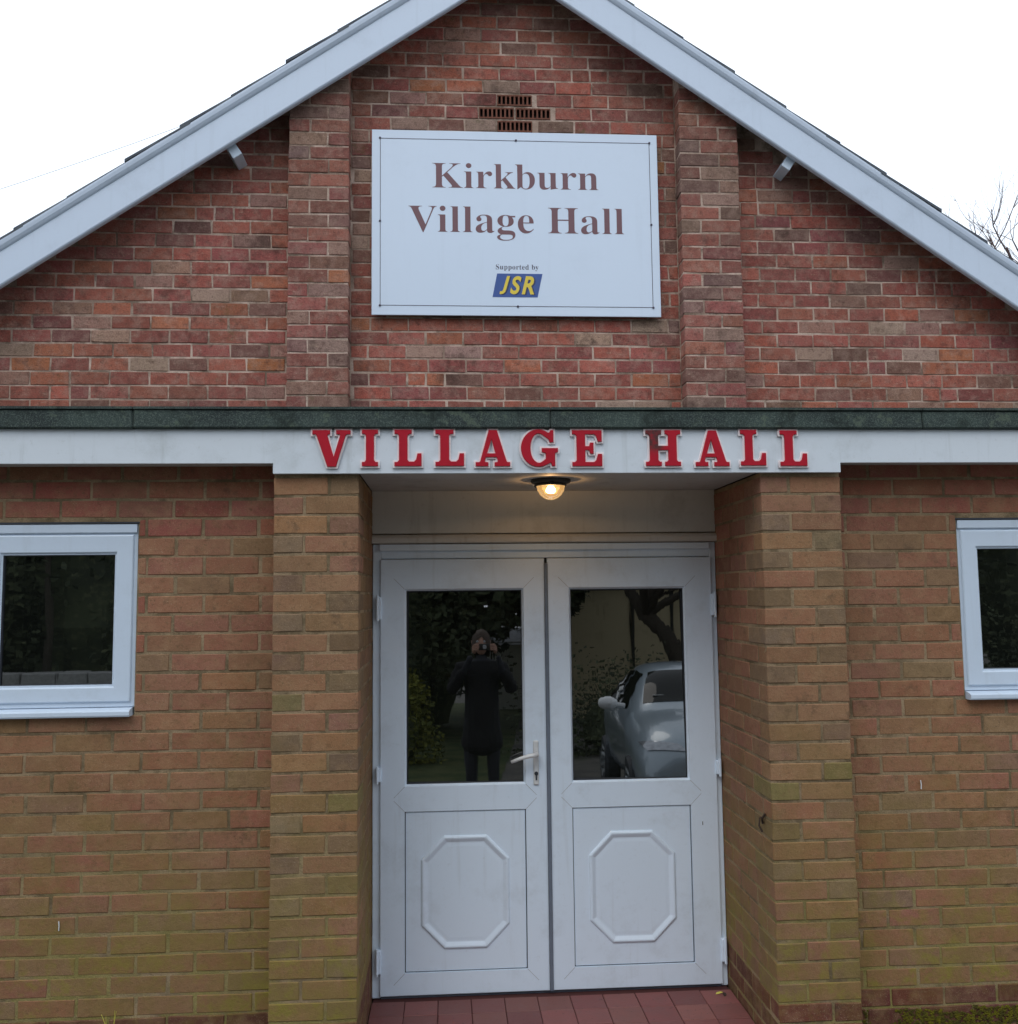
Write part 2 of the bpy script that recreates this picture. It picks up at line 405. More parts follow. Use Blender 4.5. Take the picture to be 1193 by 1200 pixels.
# ---- main hall behind
hall = tag(empty('village_hall', (0, G, 0)), 'red brick village hall gable with white bargeboards rising behind the flat roof', 'building')
def at(parent_loc): return Vector(parent_loc)
SLOPE = .682; BXC = -.055
def barge_bot(x): return 5.575-SLOPE*abs(x-BXC)       # lower edge of the bargeboard
def barge_top(x): return 5.828-SLOPE*abs(x-BXC)
GZ0 = 2.9802; GH = .0834
def clip(poly, a, b, c):     # keep a*x+b*z<=c
    out = []
    for i in range(len(poly)):
        p, q = poly[i], poly[(i+1) % len(poly)]; dp = a*p[0]+b*p[1]-c; dq = a*q[0]+b*q[1]-c
        if dp <= 0: out.append(p)
        if dp*dq < 0:
            t = dp/(dp-dq); out.append((p[0]+(q[0]-p[0])*t, p[1]+(q[1]-p[1])*t))
    return out
VENTS = [(-.150, 22), (-.262, 21), (-.037, 21), (-.150, 20)]     # x0, course
vent_rects = [(x0, x0+.214, GZ0+GH*k+.004, GZ0+GH*(k+1)-.006) for x0, k in [(a, b-0) for a, b in VENTS]]
def wall_face(b, x0, x1, z0, z1, y, holes, lines=None, depth=.1, ins=True):
    xs = sorted({x0, x1, *[h[0] for h in holes], *[h[1] for h in holes]}); zs = sorted({z0, z1, *[h[2] for h in holes], *[h[3] for h in holes]})
    for i in range(len(xs)-1):
        for k in range(len(zs)-1):
            mx, mz = (xs[i]+xs[i+1])/2, (zs[k]+zs[k+1])/2
            if any(h[0] < mx < h[1] and h[2] < mz < h[3] for h in holes): continue
            poly = [(xs[i], zs[k]), (xs[i+1], zs[k]), (xs[i+1], zs[k+1]), (xs[i], zs[k+1])]
            for l in (lines or []): poly = clip(poly, *l) if poly else poly
            if len(poly) > 2: b.add([(p[0], y, p[1]) for p in poly], [tuple(range(len(poly)))])
    for h in holes:
        b.add([(h[0], y, h[2]), (h[1], y, h[2]), (h[1], y, h[3]), (h[0], y, h[3]), (h[0], y+depth, h[2]), (h[1], y+depth, h[2]), (h[1], y+depth, h[3]), (h[0], y+depth, h[3])],
              [(0, 4, 5, 1), (1, 5, 6, 2), (2, 6, 7, 3), (3, 7, 4, 0)])
rake = [(SLOPE, 1, 5.575+.16+SLOPE*BXC), (-SLOPE, 1, 5.575+.16-SLOPE*BXC)]
HALLW = 4.6
b = MB(); wall_face(b, -HALLW, HALLW, 0, 6, G+.0032, vent_rects, rake, .07)
gw = b.build('gable_wall', M_mort_g, hall, (0, -G, 0))
def inv(o): o.parent.matrix_world
bb = Bricks(0)
def under_rake(x, z): return z < 5.575+.125-SLOPE*abs(x-BXC)
SIGN = (-.911, .826, 3.484, 4.628)
def gable_rows():
    for k in range(-6, 36):
        z0 = GZ0+GH*k+J*.5; z1 = z0+GH-J*.92
        off = .1125 if k % 2 else 0
        vr = [v for v in vent_rects if v[2] < (z0+z1)/2 < v[3]]
        for (s0, s1, ph) in ((-HALLW, -1.395, -2.9824), (-1.038, .948, -.8105), (1.312, HALLW, 1.7907)):
            jo = ph+off+R.uniform(-.012, .012); n = math.floor((s0-jo)/.225); x = jo+n*.225
            joints = []
            while x < s1:
                joints.append(x)
                if R.random() < .045: joints.append(x+.1125)
                x += .225*(1+R.uniform(-.006, .006))
            joints.append(x)
            for a, c in zip(joints[:-1], joints[1:]):
                a, c = max(a+J/2, s0+.001), min(c-J/2, s1-.001)
                for v in vr:
                    if a < v[1]+.006 and c > v[0]-.006:
                        if a < v[0]-.03: c = v[0]-.008
                        elif c > v[1]+.03: a = v[1]+.008
                        else: a = c
                if c-a < .028: continue
                mx = (a+c)/2
                if not under_rake(mx, (z0+z1)/2): continue
                hidden = (SIGN[0]+.01 < a and c < SIGN[1]-.01 and SIGN[2]+.01 < z0 and z1 < SIGN[3]-.01) or z1 < 2.9 or (z0 > barge_bot(mx)+.12)
                y = G+R.uniform(-.0018, .0018)
                bb.add(gw, a, c, y, y+.05, z0+R.uniform(-.001, .001), z1+R.uniform(-.001, .001), gcol(), hidden)
gable_rows()
# pilasters
for x0, x1 in ((-1.393, -1.040), (.950, 1.310)):
    yf = G-.1125
    b = MB(); wall_face(b, x0+.0035, x1-.0035, 2.3, 6, yf+.0035, [], rake, .0)
    for xx in (x0+.0035, x1-.0035):
        zt = 5.575+.16-SLOPE*abs(xx-BXC); b.add([(xx, yf+.0035, 2.3), (xx, G+.01, 2.3), (xx, G+.01, zt), (xx, yf+.0035, zt)], [(0, 1, 2, 3)])
    pl = b.build('pilaster', M_mort_g, hall, (0, -G, 0))
    for k in range(-6, 36):
        z0 = GZ0+GH*k+J*.5+.004; z1 = z0+GH-J*.92; w = x1-x0
        cut = x0+w*.655 if k % 2 == (0 if x0 < 0 else 1) else x0+w*.345
        cut += R.uniform(-.006, .006)
        for a, c in ((x0, cut-J/2), (cut+J/2, x1)):
            if not under_rake((a+c)/2, (z0+z1)/2): continue
            y = yf+R.uniform(-.002, .002)
            bb.add(pl, a+R.uniform(-.001, .001), c+R.uniform(-.001, .001), y, G-.006 if 1 else y, z0, z1+R.uniform(-.001, .001), gcol(PP), z1 < 2.9 or z0 > barge_bot((a+c)/2)+.12)
bb.finish()
# air bricks with open slots
for (x0, k), (v0, v1, w0, w1) in zip(VENTS, vent_rects):
    b = MB(); n = 8; y0, y1 = G-.001, G+.014; w0 += .002; w1 -= .002
    b.box(v0+.001, v1-.001, y0, y1, w0, w0+.009).box(v0+.001, v1-.001, y0, y1, w1-.009, w1)
    pitch = (v1-v0-.002)/n
    for i in range(n+1):
        xc = v0+.001+i*pitch; a, c = max(xc-.0052, v0+.001), min(xc+.0052, v1-.001); b.box(a, c, y0+.0005, y1, w0+.009, w1-.009)
    ab = b.build('air_brick', M_airb, gw)
    db = MB(); db.box(v0+.0005, v1-.0005, G+.030, G+.034, w0-.001, w1+.001); db.box(v0-.0, v0+.0008, G+.0142, G+.03, w0, w1); db.box(v1-.0008, v1, G+.0142, G+.03, w0, w1); db.box(v0+.001, v1-.001, G+.0142, G+.0298, w0-.001, w0); db.box(v0+.001, v1-.001, G+.0142, G+.0298, w1, w1+.001)
    db.build('slot_shade_lining', M_void, gw)  # shallow blackened lining, its colour gives the slots their darkness
# rest of the hall: side walls, soffit, roof
for s in (-1, 1):
    b = MB(); b.box(min(s*(HALLW-.2), s*HALLW), max(s*(HALLW-.2), s*HALLW), G+.01, 14, 0, barge_bot(HALLW)+.12)
    b.build('side_wall', M_mort_g, hall, (0, -G, 0))
YB = G-.2
def barge(s):
    ends = (0, 5.1)
    def fn(t, p): x = BXC+s*t; return (x, YB+p[0], 5.575-SLOPE*t+p[1])
    prof = [(.0, .012), (.004, .004), (.012, 0), (.03, 0), (.03, .012), (.022, .012), (.022, .245), (0, .245)]
    b = MB().sweep(prof, fn, ends); o = recalc(b.build('bargeboard', M_barge, hall, (0, -G, 0)))
    prof = [(-.020, .250), (-.017, .228), (-.009, .212), (-.003, .205), (-.002, .205), (-.002, .262), (-.020, .262)]
    recalc(MB().sweep(prof, fn, ends).build('verge_trim', M_barge, o))
    prof = [(.03, .01), (.205, .165), (.205, .18), (.03, .025)]
    prof = [(.0305, .155), (.24, .155), (.24, .17), (.0305, .17)]
    recalc(MB().sweep(prof, fn, ends).build('soffit_board', M_soffit, o))
    return o
barge(-1); barge(1)
roof = recalc(MB().prism([(BXC, 5.575+.255), (BXC-5.1, 5.575+.255-SLOPE*5.1), (BXC-5.1, 5.575+.185-SLOPE*5.1), (BXC, 5.575+.185), (BXC+5.1, 5.575+.185-SLOPE*5.1), (BXC+5.1, 5.575+.255-SLOPE*5.1)], 'y', YB+.035, 14).build('roof', M_slate, hall, (0, -G, 0)))
GA = .305
for s in (-1, 1):
    for k in range(17):
        t0 = GA*k+.06+R.uniform(-.015, .015); t1 = t0+GA+.06; lift = R.uniform(-.004, .006)
        def zz(t): return 5.575+.259-SLOPE*t
        # lower end proud, upper end tucked under the next one
        e = .025+lift
        yv = R.uniform(-.012, .006)
        pts = [(BXC+s*t0, zz(t0)-.002), (BXC+s*t1, zz(t1)+e-.018), (BXC+s*t1, zz(t1)+e), (BXC+s*t0, zz(t0)+.010)]
        recalc(MB().prism(pts, 'y', YB-.012+yv, YB+.34).build('roof_tile', M_slate, roof))
        recalc(MB().prism(pts, 'y', YB+.345, 14).build('tile_course', M_slate, roof)) if k < 17 else None
b = MB(); b.tube([(BXC, YB-.02, 5.80), (BXC, 14, 5.80)], .11, 10); b.build('ridge_tile', M_slate, roof)
for (x, z) in ((-1.665, 4.372), (1.572, 4.362)):   # purlin ends showing under the bargeboards
    s = 1 if x < 0 else -1; ang = math.atan(SLOPE)*s
    b = MB().cbox(-.030, .030, -.11, .10, .028, .12, .003); o = b.build('purlin_end', M_upvc, hall, (x, YB+.16-G, z)); o.rotation_euler = (0, -ang, 0)

# ------------------------------------------------------------------ front extension
ext = tag(empty('front_extension', (0, 0, 0)), 'tan brick flat roofed front extension with two piers round the recessed white double doors', 'building')
AX = .8222; BX = AX+.3375; EXW = 3.7
lb = Bricks(1)
WL = (-2.345, -1.720, 1.358, 2.126); WR = (1.712, 2.337, 1.362, 2.122)
for (s0, s1, win, ph) in ((-EXW, -BX, WL, -2.1329), (BX, EXW, WR, 1.62)):
    hole = (win[0], win[1], win[2], win[3])
    b = MB(); wall_face(b, s0, s1, -.05, ZT+.14, W+.0024, [hole], None, .11)
    wl = b.build('front_wall', M_mort_l, ext)
    for k in range(-1, 30):
        z1 = ZT-HC*k-J*.5; z0 = z1-HC+J*.95; off = .1125 if (k % 2) else 0
        if s0 > 0: off += .05
        x = ph+off+math.floor((s0-ph-off)/.225)*.225+R.uniform(-.01, .01)
        while x < s1:
            nx = x+.225*(1+R.uniform(-.008, .008)); a, c = max(x+J/2, s0+.002), min(nx-J/2, s1-.002); x = nx
            parts = [(a, c)]
            if z1 > hole[2]+.012 and z0 < hole[3]-.012 and a < hole[1] and c > hole[0]:
                parts = []
                if a < hole[0]-.02: parts.append((a, hole[0]-.003))
                if c > hole[1]+.02: parts.append((hole[1]+.003, c))
            for a2, c2 in parts:
                if c2-a2 < .02: continue
                y = W+R.uniform(-.0012, .0012)
                zz0, zz1 = z0, z1
                if a2 < hole[1] and c2 > hole[0]:      # course beside head or sill
                    if zz0 < hole[3] < zz1: zz0 = hole[3]+.003
                    if zz0 < hole[2] < zz1: zz1 = hole[2]-.003
                if k >= 27: y -= .002
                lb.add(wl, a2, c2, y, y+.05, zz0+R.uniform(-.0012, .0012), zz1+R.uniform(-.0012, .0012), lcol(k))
for s in (-1, 1):     # piers with their returns to the door
    x0, x1 = (-BX, -AX) if s < 0 else (AX, BX)
    b = MB(); b.box(x0+.0028, x1-.0028, .0028, D+.08, -.05, ZT+.012)
    pr = b.build('pier', M_mort_l, ext)
    for k in range(0, 30):
        z1 = ZT-HC*k-J*.5; z0 = z1-HC+J*.95; st = (k % 2 == 0)       # stretcher at the left on even courses, both piers mirror
        wS = .2175+R.uniform(-.003, .003); jx = R.uniform(-.0012, .0012); yo = R.uniform(-.0015, .0015)
        if s < 0: left_stretch = st
        else: left_stretch = not st
        cut = x0+(wS if left_stretch else .3375-wS)
        inner_hdr = (not left_stretch) if s > 0 else left_stretch   # is the brick at the doorway edge a header on the front?
        for a, c, L in ((x0+.0005, cut-J/2, True), (cut+J/2, x1-.0005, False)):
            inner = (L and s > 0) or ((not L) and s < 0)
            hdr = (c-a) < .15; dep = .2175 if hdr else .1025
            zr = (R.uniform(-.001, .001), R.uniform(-.001, .001))
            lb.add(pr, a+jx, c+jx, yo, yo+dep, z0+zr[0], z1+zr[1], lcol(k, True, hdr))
            if inner:
                y = yo+dep+J
                while y < D+.03:
                    y2 = min(y+.215, D+.06); xa, xb = (a, a+.10) if s > 0 else (c-.10, c)
                    rr = R.uniform(-.001, .001)
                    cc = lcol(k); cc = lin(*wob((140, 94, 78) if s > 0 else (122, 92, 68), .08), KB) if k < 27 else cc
                    lb.add(pr, xa+rr, xb+rr, y, y2, z0, z1, cc, facing='x'); y = y2+J
lb.finish()
# little finds on the walls
for (x, z, y) in ((-1.985, .555, W), (1.20, 1.020, W), (1.498, 1.012, W)):
    MB().tube([(x, y-.003, z-.018), (x+.001, y-.004, z), (x-.001, y-.003, z+.018)], .0022, 6).build('paint_drip', M_white_metal, ext)
b = MB(); b.tube([(AX-.002, .085, .905), (AX-.022, .085, .90), (AX-.026, .085, .87), (AX-.014, .083, .845)], .004, 6); b.tube([(AX-.003, .075, .918), (AX-.012, .088, .895), (AX-.006, .10, .875)], .005, 6)
b.build('gate_hook', M_rust, ext)
# roof slab, felt edge, fascia, soffits
MB().box(-EXW, EXW, .004, G-.01, ZT+.16, ZT+.262).build('flat_roof', M_felt, ext)
xs = [-EXW-.02, -1.66, .02, 1.44, EXW+.02]
xs = [-EXW-.02, -1.70, -.05, 1.50, EXW+.02]
for a, c in zip(xs[:-1], xs[1:]):
    b = MB(); b.cbox(a+.0008, c-.0008, -.052, .003, ZT+.187, ZT+.262, .006, .0012); b.box(a+.002, c-.002, -.058, -.002, ZT+.263, ZT+.273)
    b.build('roof_edge', M_felt, ext)
b = MB().prism([(-EXW, ZT+.0505), (-1.158, ZT+.0505), (-1.158, ZT+.009), (1.152, ZT+.009), (1.152, ZT+.049), (EXW, ZT+.049), (EXW, ZT+.186), (-EXW, ZT+.186)], 'y', -.03, -.004); recalc(b.build('fascia_board', M_fascia, ext))
for a, c in ((-EXW, -BX-.002), (BX+.002, EXW)):
    MB().box(a, c, -.004, W+.02, ZT+.058, ZT+.07).build('soffit_board', M_soffit, ext)
MB().box(-AX-.002, AX+.002, -.003, D+.06, ZT+.018, ZT+.03).build('porch_ceiling', M_soffit, ext)
for s in (-1, 1):
    MB().box(*sorted((s*(EXW-.1), s*EXW)), W+.06, G-.01, -.05, ZT+.16).build('side_wall', M_mort_l, ext)
# ---- windows
def ring(b, o, i_, y0, y1, ch=.005):
    """welded rectangular frame between rectangles o and i_ = (x0, x1, z0, z1), front at y0"""
    def rc(q, e): return [(q[0]-e, q[2]-e), (q[1]+e, q[2]-e), (q[1]+e, q[3]+e), (q[0]-e, q[3]+e)]
    L = [(o, 0, y1), (o, 0, y0+ch), (o, -ch*.5, y0+ch*.2), (o, -ch, y0), (i_, ch, y0), (i_, ch*.5, y0+ch*.2), (i_, 0, y0+ch), (i_, 0, y1)]
    v = []; f = []
    for q, e, y in L: v += [(p[0], y, p[1]) for p in rc(q, e)]
    for k in range(len(L)-1):
        for j in range(4): f.append((k*4+j, (k+1)*4+j, (k+1)*4+(j+1) % 4, k*4+(j+1) % 4))
    return b.add(v, f)
def window(x0, x1, z0, z1):
    y = W+.012
    w = empty('window', (0, 0, 0), ext)
    b = MB(); fw = .034
    ring(b, (x0+.002, x1-.002, z0+.032, z1-.002), (x0+fw, x1-fw, z0+.072, z1-.06), y, y+.07, .003)
    b.build('window_frame', M_upvc, w)
    b = MB(); b.prism([(y-.006, z1-.040), (y-.010, z1-.036), (y-.010, z1-.004), (y-.001, z1-.004), (y-.001, z1-.040)], 'x', x0+.006, x1-.006); recalc(b.build('head_trim', M_upvc, w))
    sx0, sx1, sz0, sz1 = x0+.018, x1-.018, z0+.052, z1-.046; sw = .068; ys = y-.009
    b = MB(); ring(b, (sx0, sx1, sz0, sz1), (sx0+sw, sx1-sw, sz0+.062, sz1-sw-.006), ys, ys+.05, .006)
    gx0, gx1, gz0, gz1 = sx0+sw, sx1-sw, sz0+.062, sz1-sw-.006
    for a in ((gx0, gx0+.006, gz0, gz1), (gx1-.006, gx1, gz0, gz1), (gx0+.0062, gx1-.0062, gz1-.006, gz1), (gx0+.0062, gx1-.0062, gz0, gz0+.008)): b.box(a[0], a[1], ys+.008, ys+.04, a[2], a[3])
    b.build('sash', M_upvc, w)
    b = MB(); g = .0035
    for a in ((gx0+.006, gx0+.006+g, gz0+.008, gz1-.006), (gx1-.006-g, gx1-.006, gz0+.008, gz1-.006), (gx0+.01, gx1-.01, gz1-.006-g, gz1-.006), (gx0+.01, gx1-.01, gz0+.008, gz0+.008+g)): b.box(a[0], a[1], ys+.012, ys+.04, a[2], a[3])
    b.build('gasket', M_gap, w)
    MB().box(gx0+.004, gx1-.004, ys+.022, ys+.028, gz0+.004, gz1-.004).build('pane', M_glass, w)
    b = MB(); b.prism([(y-.045, z0-.002), (y-.048, z0+.004), (y-.048, z0+.018), (y-.040, z0+.024), (y-.012, z0+.030), (y+.08, z0+.031), (y+.08, z0-.002)], 'x', x0-.002 if x0 < 0 else x0+.004, x1-.008 if x0 < 0 else x1+.002); recalc(b.build('window_sill', M_upvc, w))
    b = MB(); b.box(x0-.004, x1+.004, W-.001, W+.01, z1-.001, z1+.006); b.build('sealant', M_gap, w)
    return w
tag(window(*WL), 'window at the left of the entrance'); tag(window(*WR), 'window at the right of the entrance')
for o in ext.children:
    if o.name.startswith('window') and 'label' in o: del o['label']
# ---- transom and doors
b = MB(); b.box(-AX-.002, AX+.002, D+.006, D+.03, ZT-.185, ZT+.017); b.build('transom_panel', M_cream, ext)
b = MB(); b.prism([(D-.014, ZT-.232), (D-.018, ZT-.226), (D-.018, ZT-.208), (D-.008, ZT-.196), (D+.006, ZT-.190), (D+.03, ZT-.190), (D+.03, ZT-.232)], 'x', -AX-.001, AX+.001)
recalc(b.build('transom_moulding', M_cream, ext))
yf = D+.012
b = MB(); b.cbox(-AX+.001, -.783, yf, yf+.06, .0045, ZT-.235, .003); b.cbox(.791, AX-.001, yf, yf+.06, .0045, ZT-.235, .003)
b.cbox(-.7825, .7905, yf+.0006, yf+.06, ZT-.304, ZT-.2355, .003); b.cbox(-.79, .79, yf-.016, yf+.0002, ZT-.268, ZT-.2362, .003)
df = b.build('door_frame', M_door, ext)
MB().box(-.7825, .7905, D+.02, D+.07, -.003, .018).build('threshold', M_grey_gap, ext)
def door(x0, x1, px0, px1, hinge):
    dr = empty('door', (0, 0, 0), ext); y0, y1 = D, D+.052; zt, zb = ZT-.3075, .016
    GZ = (ZT-1.357, ZT-.447); PZ = (ZT-2.186, ZT-1.470)
    b = MB()
    zm = (GZ[0]+PZ[1])/2; e = .003
    hs = [(px0, px1, GZ[0], GZ[1]), (px0, px1, PZ[0], PZ[1])]
    wall_face(b, x0+e, x1-e, zb+e, zt-e, y0, hs, None, .012)
    L = [((x0+e, zb+e), (x1-e, zt-e), y0), ((x0+.001, zb+.001), (x1-.001, zt-.001), y0+.001), ((x0, zb), (x1, zt), y0+e), ((x0, zb), (x1, zt), y1)]
    v = []; f = []
    for a_, c_, y_ in L: v += [(a_[0], y_, a_[1]), (c_[0], y_, a_[1]), (c_[0], y_, c_[1]), (a_[0], y_, c_[1])]
    for k in range(3):
        for q in range(4): f.append((k*4+q, k*4+(q+1) % 4, (k+1)*4+(q+1) % 4, (k+1)*4+q))
    b.add(v, f)
    # weld lines where the mitred corners meet
    wl_ = MB()
    for (cx_, cz_, dx, dz) in ((px0, GZ[0], -1, -1), (px1, GZ[0], 1, -1), (px0, GZ[1], -1, 1), (px1, GZ[1], 1, 1), (px0, PZ[0], -1, -1), (px1, PZ[0], 1, -1), (px0, PZ[1], -1, 1), (px1, PZ[1], 1, 1)):
        l = .05; w_ = .0007
        wl_.add([(cx_-w_*dz*dx, y0-.0003, cz_+w_), (cx_+w_*dz*dx, y0-.0003, cz_-w_), (cx_+dx*l+w_*dz*dx, y0-.0003, cz_+dz*l-w_), (cx_+dx*l-w_*dz*dx, y0-.0003, cz_+dz*l+w_)], [(0, 1, 2, 3)])
    tag(wl_.build('weld_line', M_weld, dr), kind='stuff')
    b.build('door_leaf', M_door, dr)
    # beads sloping in to glass and panel
    b = MB()
    for (z0, z1, dp) in ((GZ[0], GZ[1], .016),):
        w = .009
        for q in ([(px0, z0), (px1, z0), (px1-w, z0+w), (px0+w, z0+w)], [(px1, z0), (px1, z1), (px1-w, z1-w), (px1-w, z0+w)], [(px1, z1), (px0, z1), (px0+w, z1-w), (px1-w, z1-w)], [(px0, z1), (px0, z0), (px0+w, z0+w), (px0+w, z1-w)]):
            b.add([(q[0][0], y0+.006, q[0][1]), (q[1][0], y0+.006, q[1][1]), (q[2][0], y0+dp, q[2][1]), (q[3][0], y0+dp, q[3][1])], [(0, 1, 2, 3)])
            b.add([(q[3][0], y0+dp, q[3][1]), (q[2][0], y0+dp, q[2][1]), (q[2][0], y0+dp+.075, q[2][1]), (q[3][0], y0+dp+.075, q[3][1])], [(0, 1, 2, 3)])
    b.build('glazing_bead', M_door, dr)
    b = MB(); w = .009; g = .003; a0, a1, c0, c1 = px0+w, px1-w, GZ[0]+w, GZ[1]-w
    for q in ((a0, a0+g, c0, c1), (a1-g, a1, c0, c1), (a0+g, a1-g, c0, c0+g), (a0+g, a1-g, c1-g, c1)): b.box(q[0], q[1], y0+.015, y0+.07, q[2], q[3])
    b.build('gasket', M_gap, dr)
    # the pane, seated with a slight lean
    pn = MB().box(-(px1-px0)/2+.002, (px1-px0)/2-.002, -.003, .003, -.449, .449).build('pane', M_glass, dr, ((px0+px1)/2, y0+.048, (GZ[0]+GZ[1])/2))
    pn.rotation_euler = (math.radians(PANE_TILT[0]), 0, math.radians(PANE_TILT[1]))
    # lower panel with dark gasket line
    MB().box(px0-.001, px1+.001, y0+.012, y0+.03, PZ[0]-.001, PZ[1]+.001).build('panel_gasket', M_gap, dr)
    MB().cbox(px0+.004, px1-.004, y0+.006, y0+.02, PZ[0]+.004, PZ[1]-.004, .003).build('door_panel', M_door, dr)
    # raised eight-sided moulding
    cxp = (px0+px1)/2-.003; czp = (PZ[0]+PZ[1])/2-.006; hw, hh, ch = .203, .252, .105; ym = y0+.006
    def octo(d): 
        k = d*.4142; W_, H_, c_ = hw-d, hh-d, ch-d*.586
        return [(cxp-W_, czp-H_+c_), (cxp-W_+c_, czp-H_), (cxp+W_-c_, czp-H_), (cxp+W_, czp-H_+c_), (cxp+W_, czp+H_-c_), (cxp+W_-c_, czp+H_), (cxp-W_+c_, czp+H_), (cxp-W_, czp+H_-c_)]
    rings = [(0, 0), (.003, .006), (.009, .009), (.015, .008), (.030, .001), (.036, .0005), (.05, .0015)]
    v = []; f = []
    for d_, h_ in rings: v += [(p[0], ym-h_, p[1]) for p in octo(d_)]
    for i in range(len(rings)-1):
        for k in range(8): f.append((i*8+k, i*8+(k+1) % 8, (i+1)*8+(k+1) % 8, (i+1)*8+k))
    f.append(tuple((len(rings)-1)*8+k for k in range(8)))
    recalc(MB().add(v, f).build('octagon_moulding', M_door, dr))
    # hinges
    for zc, hh_ in ((1.765, .052), (1.00, .032), (.17, .052)):
        hx = x0 if hinge < 0 else x1; s = hinge
        b = MB(); b.cbox(*sorted((hx-s*.004, hx+s*.019)), y0-.014, y0+.010, zc-hh_, zc+hh_, .003); b.tube([(hx+s*.012, y0-.016, zc-hh_-.008), (hx+s*.012, y0-.016, zc+hh_+.008)], .006, 8)
        b.build('hinge', M_door, dr)
    return dr
PANE_TILT = (-1.9, -2.1)
dl = door(-.785, -.010, -.672, -.111, -1); drr = door(.0025, .795, .105, .666, 1)
b = MB(); b.cbox(-.0125, .0055, D-.010, D+.0, .016, ZT-.33, .003); b.build('meeting_strip', M_grey_gap, ext)
b = MB(); b.cbox(-.004, .0035, D-.014, D-.0105, .03, ZT-.335, .001); b.build('rubber_seal', M_gap, ext) if False else None
# handle
hx, hz = -.062, 1.055
plate = MB().cbox(hx-.0125, hx+.0125, D-.009, D, .938, 1.142, .004).build('handle_plate', M_white_metal, dl)
b = MB(); b.tube([(hx, D-.008, 1.082), (hx, D-.045, 1.082)], .011, 12)
b.tube([(hx+.002, D-.05, 1.083), (hx-.03, D-.054, 1.080), (hx-.075, D-.05, 1.068), (hx-.118, D-.044, 1.052)], [.0105, .010, .0085, .0075], 10)
b.build('handle', M_white_metal, dl, smooth=True)
b = MB(); b.lathe([(.009, 0), (.009, -.004), (0, -.004)], (hx, D-.010, .992), 'y', 14); b.cbox(hx-.0035, hx+.0035, D-.0145, D-.010, .962, .990, .001)
b.build('lock_cylinder', M_gap, dl)
MB().cbox(.718, .7215, D-.001, D+.001, .735, .752, .0005).build('scuff_mark', M_rust, drr)

# ------------------------------------------------------------------ porch lamp
def lamp():
    o = tag(empty('ceiling_lamp', (-.018, .27, ZT+.018)), 'round bulkhead lamp lit under the porch ceiling above the doors', 'lamp')
    b = MB(); b.lathe([(0, 0), (.086, 0), (.088, -.006), (.084, -.014), (.066, -.020), (.064, -.026), (.0, -.026)], (0, 0, 0), 'z', 32); b.build('lamp_base', M_dark, o, smooth=False)
    m = Mat('ribbed_glass'); t = m.t; tr = m.N('ShaderNodeBsdfTransparent'); gl = m.N('ShaderNodeBsdfGlossy'); gl.inputs['Roughness'].default_value = .12; tr.inputs[0].default_value = (1, .90, .72, 1)
    em = m.N('ShaderNodeEmission'); em.inputs[0].default_value = (1, .55, .18, 1); em.inputs[1].default_value = .55
    lw = m.N('ShaderNodeLayerWeight'); lw.inputs[0].default_value = .35
    mx = m.N('ShaderNodeMixShader'); t.links.new(lw.outputs['Fresnel'], mx.inputs[0]); t.links.new(tr.outputs[0], mx.inputs[1]); t.links.new(gl.outputs[0], mx.inputs[2])
    ad = m.N('ShaderNodeAddShader'); t.links.new(mx.outputs[0], ad.inputs[0]); t.links.new(em.outputs[0], ad.inputs[1]); t.links.new(ad.outputs[0], m.o.inputs[0])
    prof = [(.062, -.022)]
    for i in range(1, 15):
        a = i/14*math.pi/2; r = .062*math.cos(a); prof.append((r*(1+.025*math.sin(i*2.2)), -.022-.066*math.sin(a)))
    MB().lathe(prof, (0, 0, 0), 'z', 32).build('lamp_dome', m.m, o, smooth=True)
    b = MB(); b.lathe([(.063, -.020), (.068, -.020), (.069, -.027), (.063, -.029)], (0, 0, 0), 'z', 32)
    for k in range(3):
        a = math.pi*2*k/3+.5; b.cbox(.07*math.cos(a)-.008, .07*math.cos(a)+.008, .07*math.sin(a)-.008, .07*math.sin(a)+.008, -.030, -.016, .003)
    b.build('lamp_rim', M_dark, o)
    m = Mat('bulb_glow'); m.p.inputs['Emission Color'].default_value = (1, .72, .38, 1); m.p.inputs['Emission Strength'].default_value = 14
    b = MB(); b.lathe([(.0, -.026), (.011, -.028), (.020, -.040), (.022, -.05), (.016, -.056), (0, -.060)], (0, 0, 0), 'z', 16); b.build('bulb', m.m, o, smooth=True)
    l = bpy.data.lights.new('lamp_light', 'POINT'); l.energy = 1.5; l.color = (1, .62, .32); l.shadow_soft_size = .010
    lo = bpy.data.objects.new('lamp_light', l); COL.objects.link(lo); lo.parent = o; lo.location = (0, 0, -.072)
lamp()

